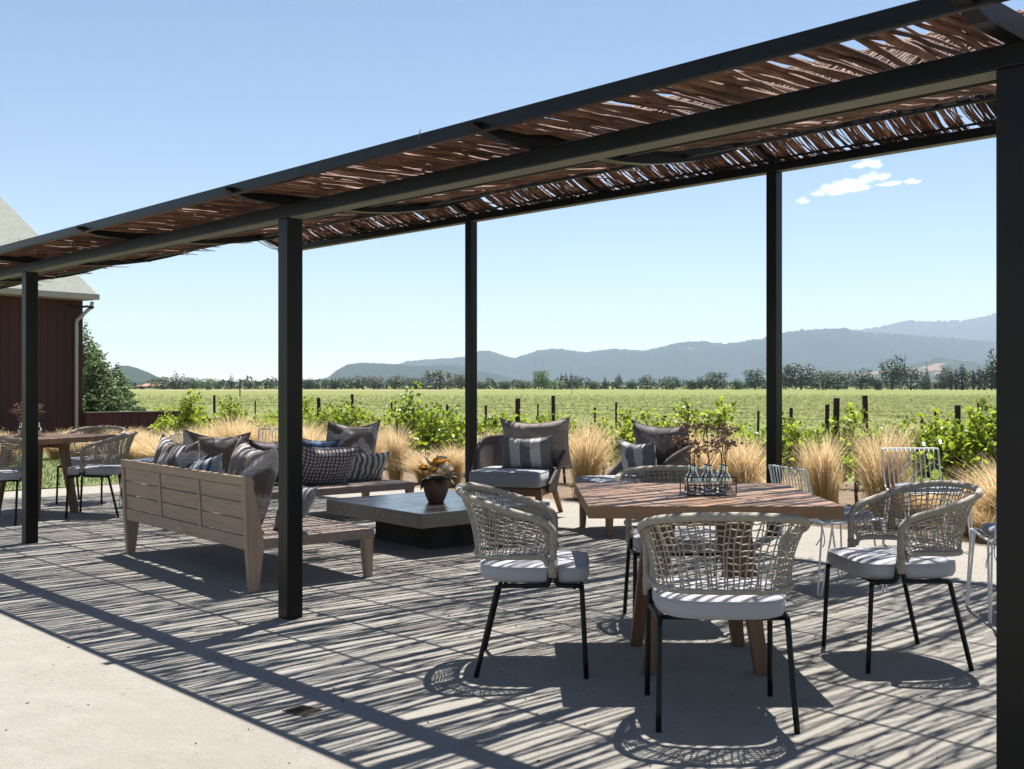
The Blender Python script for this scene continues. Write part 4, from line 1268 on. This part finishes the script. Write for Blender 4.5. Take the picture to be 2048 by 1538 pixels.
trees = [(325, 754, 44, 330, 'round', 'tree_mid'), (352, 745, 30, 320, 'conifer', 'tree_dark'), (366, 748, 22, 325, 'conifer', 'tree_dark'), (386, 753, 30, 330, 'oak', 'tree_mid'), (415, 757, 36, 300, 'round', 'tree_light'), (440, 758, 22, 340, 'bush', 'tree_mid'), (463, 748, 16, 330, 'conifer', 'tree_dark'),
         (505, 760, 30, 340, 'bush', 'tree_olive'), (540, 759, 22, 340, 'round', 'tree_mid'), (612, 756, 30, 340, 'bush', 'tree_dark'), (640, 757, 36, 345, 'bush', 'tree_mid'), (680, 754, 40, 340, 'bush', 'tree_olive'), (715, 752, 34, 340, 'oak', 'tree_mid'), (748, 750, 40, 335, 'oak', 'tree_olive'),
         (790, 751, 44, 330, 'oak', 'tree_olive'), (832, 752, 36, 335, 'oak', 'tree_mid'), (880, 741, 66, 330, 'round', 'tree_olive'), (922, 746, 30, 335, 'oak', 'tree_olive'), (966, 762, 24, 340, 'bush', 'tree_mid'), (1010, 760, 36, 335, 'bush', 'tree_mid'), (1046, 760, 36, 330, 'oak', 'tree_dark'), (1083, 737, 34, 320, 'oak', 'tree_light'),
         (1110, 760, 44, 325, 'round', 'tree_light'), (1123, 745, 11, 330, 'conifer', 'tree_dark'), (1132, 744, 11, 330, 'conifer', 'tree_dark'), (1142, 744, 11, 330, 'conifer', 'tree_dark'), (1152, 752, 26, 325, 'oak', 'tree_dark'), (1185, 760, 34, 330, 'bush', 'tree_olive'), (1210, 753, 13, 335, 'conifer', 'tree_dark'),
         (1237, 751, 16, 340, 'round', 'tree_dark'), (1262, 758, 26, 335, 'bush', 'tree_mid'), (1294, 751, 30, 315, 'round', 'tree_dark'), (1340, 753, 38, 310, 'round', 'tree_dark'), (1384, 758, 30, 315, 'bush', 'tree_dark'), (1402, 755, 22, 315, 'oak', 'tree_dark'), (1430, 741, 46, 305, 'oak', 'tree_dark'), (1475, 757, 26, 310, 'bush', 'tree_mid'),
         (1510, 735, 42, 300, 'oak', 'tree_dark'), (1572, 735, 38, 300, 'oak', 'tree_dark'), (1602, 723, 52, 300, 'oak', 'tree_dark'), (1645, 741, 46, 295, 'round', 'tree_dark'), (1676, 744, 44, 295, 'round', 'tree_dark'), (1722, 739, 44, 290, 'oak', 'tree_dark'), (1752, 754, 30, 290, 'bush', 'tree_dark'), (1784, 716, 50, 285, 'oak', 'tree_dark'),
         (1822, 736, 52, 290, 'round', 'tree_dark'), (1850, 752, 26, 300, 'bush', 'tree_mid'), (1853, 729, 13, 310, 'conifer', 'tree_dark'), (1888, 736, 34, 315, 'oak', 'tree_olive'), (1902, 743, 10, 290, 'cypress', 'tree_dark'), (1912, 741, 10, 290, 'cypress', 'tree_dark'), (1924, 733, 15, 290, 'cypress', 'tree_dark'), (1936, 740, 26, 300, 'round', 'tree_mid'), (1947, 744, 10, 290, 'cypress', 'tree_dark'),
         (1958, 738, 12, 290, 'cypress', 'tree_dark'), (1969, 740, 12, 290, 'cypress', 'tree_dark'), (1984, 699, 40, 285, 'conifer', 'tree_dark'), (2003, 706, 40, 285, 'conifer', 'tree_dark')]
LOOK = {'oak': 'spreading', 'round': 'rounded', 'conifer': 'pointed conifer', 'cypress': 'slim cypress', 'bush': 'low bushy'}
for i, (u, yt, w, Y, kind, mat) in enumerate(trees):
    lab = '%s %s tree, %s from the left in the far tree line' % (LOOK[kind], mat.split('_')[1] + ' green', ordw(i))
    tree(u, yt, w * 1.3, Y, kind, mat, lab, i % 2)
b = MB(); r_ = random.Random(12)
for k in range(9000):
    u = r_.uniform(200, 2150); m = (u - 1024) / 2173; Y = r_.uniform(338, 352)
    hmax = 2.2 + 1.3 * math.sin(u * .021) * math.sin(u * .0083 + 1) + .9 * math.sin(u * .13)
    z = r_.uniform(.1, max(.6, hmax)); p = Vector((m * Y, Y, z)); n_ = Vector((r_.gauss(0, 1), -1, r_.gauss(.5, .5))).normalized()
    a = n_.cross(Vector((0, 0, 1))).normalized(); c = n_.cross(a); s_ = r_.uniform(.2, .42)
    b.add([p + a * s_, p + c * s_, p - a * s_, p - c * s_], [(0, 1, 2, 3)])
o = b.build('hedgerow', M['tree_mid']); tag(o, 'continuous low scrub and hedges along the far edge of the fields', 'hedge', kind='stuff')
# near trees beside the barn, finer leaves
def near_tree(name, X, Y, shape, n, ls, mat, label, th):
    root = empty(name, (X, Y, 0))
    b = crown(int(X * 7), shape, n, ls); b.build('crown', M[mat], root)
    trunk(th, .12, 3, 2).build('trunk', M['bark'], root, smooth=True)
    tag(root, label, 'tree', 'trees behind the barn corner')
r_ = random.Random(3)
def conlobes(H, Wd, k, seed):
    q = random.Random(seed); L = []
    for i in range(k):
        f = i / (k - 1); rr = Wd * (1 - f) ** .75 * .55 + .10
        L.append((0, 0, H * (.12 + .84 * f), rr, rr, H * .09))
        for m in range(3 if f < .8 else 1):
            a = q.uniform(0, 6.28); L.append((math.cos(a) * rr * .75, math.sin(a) * rr * .75, H * (.10 + .84 * f) + q.uniform(-.1, .1), rr * .5, rr * .5, H * .06))
    return L
near_tree('conifer_tree', -14.6, 37.0, conlobes(3.55, 1.75, 10, 1), 9000, .05, 'tree_near', 'dark pointed conifer directly behind the right corner of the barn', 2.6)
near_tree('conifer_tree', -13.72, 36.0, conlobes(2.6, 1.6, 9, 2), 9000, .05, 'tree_near', 'bushy mid green conifer right of the taller barn conifer', 1.8)
near_tree('conifer_tree', -13.45, 37.0, conlobes(2.0, 1.35, 8, 3), 7600, .05, 'tree_near', 'short conifer at the right end of the barn trees', 1.4)
near_tree('broadleaf_tree', -13.6, 33.0, [(0, 0, .9, .5, .5, .6), (-.25, 0, 1.2, .35, .35, .35), (.25, 0, .7, .4, .4, .4), (0, -.2, .45, .5, .4, .4)], 3600, .045, 'tree_light', 'small bright green leafy tree against the barn corner', .9)

# ------------------------------------------------------------------ far buildings, poles
def far_house(u, Y, w, h, z0, wallm, roofm, label, name='house', rot=0, openings=4, rh=.7, flat=False):
    X = (u - 1024) / 2173 * Y
    root = empty(name, (X, Y, z0), rot); tag(root, label, 'house')
    b = MB(); b.box(-w / 2, w / 2, -3, 3, 0, h); b.build('walls', wallm, root)
    b = MB()
    if flat: b.box(-w / 2 - .6, w / 2 + .6, -3.8, 3.6, h + .005, h + rh)
    else:
        v = [(-w / 2 - .5, -3.6, h), (w / 2 + .5, -3.6, h), (w / 2 + .5, 3.6, h), (-w / 2 - .5, 3.6, h), (-w / 2 + 1.5, 0, h + rh * 2), (w / 2 - 1.5, 0, h + rh * 2)]
        b.add(v, [(0, 1, 5, 4), (1, 2, 5), (2, 3, 4, 5), (3, 0, 4), (3, 2, 1, 0)])
    b.build('roof', roofm, root)
    for k in range(openings):
        x = -w / 2 + w * (k + .5) / openings
        b = MB(); b.box(x - w * .10 / 1.2, x + w * .1 / 1.2, -3.06, -3.005, h * .15, h * .78); b.build('window', M['wire'], root)
    return root
wl = simple('pale_stucco', (.55, .53, .50), (.62, .60, .56), 1, rough=.8, bstr=0)
tr_ = simple('clay_roof', (.42, .20, .13), (.52, .27, .18), 2, rough=.8, bstr=0)
far_house(1877, 318, 5.6, 1.6, .25, wl, wl, 'small white flat roofed building among the far trees on the right', flat=True, rh=.35)
far_house(305, 342, 7.2, .7, .25, wl, tr_, 'low red roofed house in front of the small tan hill on the left', rh=.45, openings=3)
far_house(258, 345, 2.6, .5, .2, wl, wl, 'tiny white farm building left of the red roofed house', flat=True, rh=.15, openings=1)
far_house(697, 345, 2.0, .5, .2, wl, wl, 'tiny pale shed below the middle of the far hills', flat=True, rh=.15, openings=1)
def pole(u, ytop, ybot, w, mat, label, arm=True, name='utility_pole'):
    Y = 1.3 * 2173 / (ybot - 770); X = (u - 1024) / 2173 * Y; h = CAMH + (770 - ytop) * Y / 2173
    root = empty(name, (X, Y, 0)); tag(root, label, 'pole')
    b = MB(); b.tube([(0, 0, 0), (0, 0, h)], w, 7, r2=w * .8); b.build('shaft', mat, root)
    if arm: b = MB(); b.box(-w * 5, w * 5, -w * .5, w * .5, h * .9, h * .9 + w); b.build('crossarm', mat, root)
pole(480, 757, 796, .07, M['bark'], 'brown wooden pole standing alone in the left field')
pole(1144, 760, 790, .05, M['trimwhite'], 'thin pale pole in the middle field below the three conifers', False)
pole(1715, 750, 779, .10, M['trimwhite'], 'thin pale pole in front of the dark trees on the right', False)

# ------------------------------------------------------------------ hills
def hill_mat(name, c1, c2, tan, amt):
    m, nt, bs = nodes(name)
    v = coords(nt)
    a = noise(nt, v, .0035, 6, .65); b_ = noise(nt, v, .03, 5, .7)
    c = mixc(nt, b_, c1, c2)
    c = mixc(nt, ramp(nt, a, [(amt, (0,) * 3), (amt + .05, (1,) * 3)]), c, tan)
    nt.links.new(c, bs.inputs['Base Color']); bs.inputs['Roughness'].default_value = 1
    bs.inputs['Specular IOR Level'].default_value = 0
    bump(nt, bs, b_, 1, 30)
    return m
M['hill'] = hill_mat('wooded_hill', (.026, .050, .034), (.055, .082, .055), (.30, .24, .17), .67)
M['hill2'] = hill_mat('tan_wooded_hill', (.035, .055, .030), (.065, .085, .045), (.40, .27, .17), .60)
def ridge(name, pts, Y, depth, mat, seed, label):
    """pts: skyline as (bearing px, height px); a broad rounded range with gullies running down to the valley floor"""
    r_ = random.Random(seed); b = MB()
    n = max(40, int((pts[-1][0] - pts[0][0]) / 2.2)); rows = []
    prof = [(0, 0), (.06, .06), (.12, .13), (.18, .22), (.25, .33), (.32, .44), (.39, .55), (.46, .66), (.53, .75), (.60, .84), (.67, .90), (.74, .96), (.8, 1.0), (1.0, .85), (1.4, 0)]
    cols_ = []
    for i in range(n + 1):
        u = pts[0][0] + (pts[-1][0] - pts[0][0]) * i / n
        yv = interp([(p[0], p[1]) for p in pts], u)
        yc = Y + depth * .8
        h = CAMH + (770 - yv) * yc / 2173
        h += h * .03 * mnoise.fractal(Vector((u * .11, seed * 5.0, 0)), .8, 2.1, 4)
        m = (u - 1024) / 2173
        c = []
        for f, g in prof:
            gul = mnoise.fractal(Vector((u * .016 + seed * 3, f * 7.5, seed)), .8, 2.1, 4) * .34 * math.sin(math.pi * min(1, f / .8))
            y = Y + depth * f
            # columns fan out from the valley so that the range keeps its plan shape
            c.append((m * yc + (y - yc) * m, y, max(-2, h * max(0, g + gul * (1 - g)) )) if g < 1 else (m * yc, y, h))
        cols_.append(c)
    b.grid(cols_)
    o = b.build(name, mat, smooth=True); o['kind'] = 'structure'; o['label'] = label
    return o
ridge('hill_range', [(560, 770), (700, 748), (780, 734), (815, 722), (850, 719), (900, 716), (935, 712), (955, 703), (970, 700), (985, 703), (1005, 710), (1030, 716), (1050, 709), (1075, 701), (1100, 697), (1125, 698), (1170, 704), (1230, 697), (1290, 701), (1330, 692), (1360, 684), (1410, 682), (1445, 687), (1480, 684), (1530, 676), (1565, 665), (1600, 660), (1650, 658), (1690, 656), (1730, 664), (1800, 668), (1900, 676), (2100, 690), (2300, 700)], 5200, 2000, M['hill'], 1, 'long blue wooded hill range beyond the valley')
ridge('hill_range', [(1560, 730), (1640, 690), (1700, 662), (1760, 653), (1800, 644), (1820, 640), (1850, 643), (1900, 641), (1930, 640), (1965, 633), (2000, 625), (2060, 615), (2200, 600), (2500, 620)], 8200, 2600, M['hill'], 2, 'highest and palest hill range at the right')
ridge('hill_range', [(600, 769), (640, 762), (658, 753), (675, 739), (695, 729), (720, 725), (750, 726), (790, 728), (830, 732), (880, 730), (920, 731), (945, 738), (975, 744), (1000, 750), (1030, 757), (1060, 767)], 3600, 1000, M['hill'], 3, 'nearer wooded hill rising left of the middle post')
ridge('hill_range', [(150, 768), (190, 750), (222, 737), (240, 731), (255, 731), (275, 736), (300, 746), (320, 756), (345, 766)], 2300, 500, M['hill2'], 4, 'small hill with tan clearings beside the barn')
ridge('hill_range', [(1560, 768), (1640, 752), (1700, 748), (1760, 738), (1830, 727), (1880, 715), (1930, 722), (2000, 730), (2100, 726), (2200, 735)], 3800, 700, M['hill2'], 6, 'low foothill with tan clearings at the right')
ridge('hill_range', [(-200, 760), (100, 764), (400, 763), (560, 762), (620, 759), (720, 764), (900, 763), (1100, 764), (1400, 764), (1700, 762), (2000, 764), (2300, 764)], 1500, 300, M['hill'], 5, 'low dark band of woodland along the valley edge')

# ------------------------------------------------------------------ cloud
def cloud():
    m, nt, bs = nodes('cloud_white')
    out = nt.nodes['Material Output']
    bs.inputs['Base Color'].default_value = (1, 1, 1, 1); bs.inputs['Roughness'].default_value = 1; bs.inputs['Specular IOR Level'].default_value = 0
    bs.inputs['Subsurface Weight'].default_value = 0
    lw_ = nt.nodes.new('ShaderNodeLayerWeight'); lw_.inputs[0].default_value = .5
    f = noise(nt, coords(nt), .010, 6, .6)
    tl = nt.nodes.new('ShaderNodeBsdfTranslucent'); tl.inputs[0].default_value = (1, 1, 1, 1)
    mx0 = nt.nodes.new('ShaderNodeMixShader'); mx0.inputs[0].default_value = .8
    nt.links.new(bs.outputs[0], mx0.inputs[1]); nt.links.new(tl.outputs[0], mx0.inputs[2])
    tr = nt.nodes.new('ShaderNodeBsdfTransparent')
    mx = nt.nodes.new('ShaderNodeMixShader')
    fac = math_(nt, 'ADD', lw_.outputs['Facing'], math_(nt, 'MULTIPLY', math_(nt, 'SUBTRACT', f, .5), 1.1))
    nt.links.new(ramp(nt, fac, [(.0, (.84,) * 3), (.25, (.92,) * 3), (.45, (.975,) * 3), (.72, (1,) * 3)]), mx.inputs[0])
    nt.links.new(mx0.outputs[0], mx.inputs[1]); nt.links.new(tr.outputs[0], mx.inputs[2])
    nt.links.new(mx.outputs[0], out.inputs['Surface'])
    return m
M['cloud'] = cloud()
def make_cloud(name, L, label):
    Y = 11500; b = MB(); r_ = random.Random(6)
    k = Y / 2173
    for (u, v, rx, ry) in L:
        for q in range(8):
            a_ = r_.uniform(0, 6.28); rr = r_.uniform(.1, .8) if q else 0
            sc_ = r_.uniform(.35, .62) if q else .8
            X = (u + math.cos(a_) * rx * rr - 1024) * k; z = CAMH + (770 - v + abs(math.sin(a_)) * ry * rr * .8 - ry * .15) * k
            n0 = len(b.v); b.superell((X, Y + r_.uniform(-90, 90), z), rx * k * sc_, rx * k * .5 * sc_, ry * k * sc_ * 1.15, 1, 1, 16, 10)
            for i in range(n0, len(b.v)):
                x_, y_, z_ = b.v[i]; w_ = 5 * math.sin(x_ * .07 + z_ * .05) + 4 * math.sin(x_ * .13 - z_ * .11 + q)
                b.v[i] = (x_ + w_, y_, z_ + w_ * .7)
    o = b.build(name, M['cloud'], smooth=True); tag(o, label, 'cloud', 'small white clouds at the right')
make_cloud('cloud', [(1640, 386, 20, 7), (1662, 377, 22, 11), (1690, 370, 26, 15), (1712, 366, 24, 13), (1738, 355, 24, 13), (1760, 354, 18, 9), (1700, 380, 40, 8), (1725, 374, 24, 9), (1675, 384, 26, 7)], 'main puffy white cloud right of the far black post')
make_cloud('cloud', [(1722, 330, 18, 7), (1742, 326, 20, 10), (1752, 332, 12, 7)], 'small white cloud just under the roof beam')
make_cloud('cloud', [(1605, 400, 12, 7), (1612, 403, 8, 5)], 'smallest white cloud at the lower left of the group')
make_cloud('cloud', [(1775, 368, 22, 6), (1792, 366, 12, 6)], 'flat white wisp right of the main cloud')
make_cloud('cloud', [(1822, 361, 13, 6), (1832, 364, 9, 5)], 'rightmost small white cloud')

# ------------------------------------------------------------------ haze
b = MB(); b.box(-11000, 11000, -40, 10900, -3, 660)
hz = b.build('haze', None)
hm = bpy.data.materials.new('haze_air'); hm.use_nodes = True
nt = hm.node_tree
nt.nodes.remove(nt.nodes['Principled BSDF'])
pv = nt.nodes.new('ShaderNodeVolumePrincipled')
pv.inputs['Color'].default_value = (.68, .83, 1, 1)
pv.inputs['Density'].default_value = .000085
pv.inputs['Anisotropy'].default_value = 0.0
nt.links.new(pv.outputs[0], nt.nodes['Material Output'].inputs['Volume'])
hz.data.materials.append(hm)
tag(hz, 'thin pale summer haze filling the valley air', 'haze', kind='stuff')

# ------------------------------------------------------------------ albedo calibration
# surfaces above are noted relative to a white card; this brings them to the albedo the exposure at the top expects
ALB = .67
for m in bpy.data.materials:
    if not m.use_nodes or m.name in ('bottle_glass', 'cloud_white', 'haze_air', 'dark_painted_steel'): continue
    nt = m.node_tree
    for n in list(nt.nodes):
        if n.type in ('BSDF_PRINCIPLED', 'BSDF_TRANSLUCENT'):
            sk = n.inputs[0]
            if sk.is_linked:
                src = sk.links[0].from_socket
                nt.links.new(mixc(nt, 1.0, src, (ALB, ALB, ALB), 'MULTIPLY'), sk)
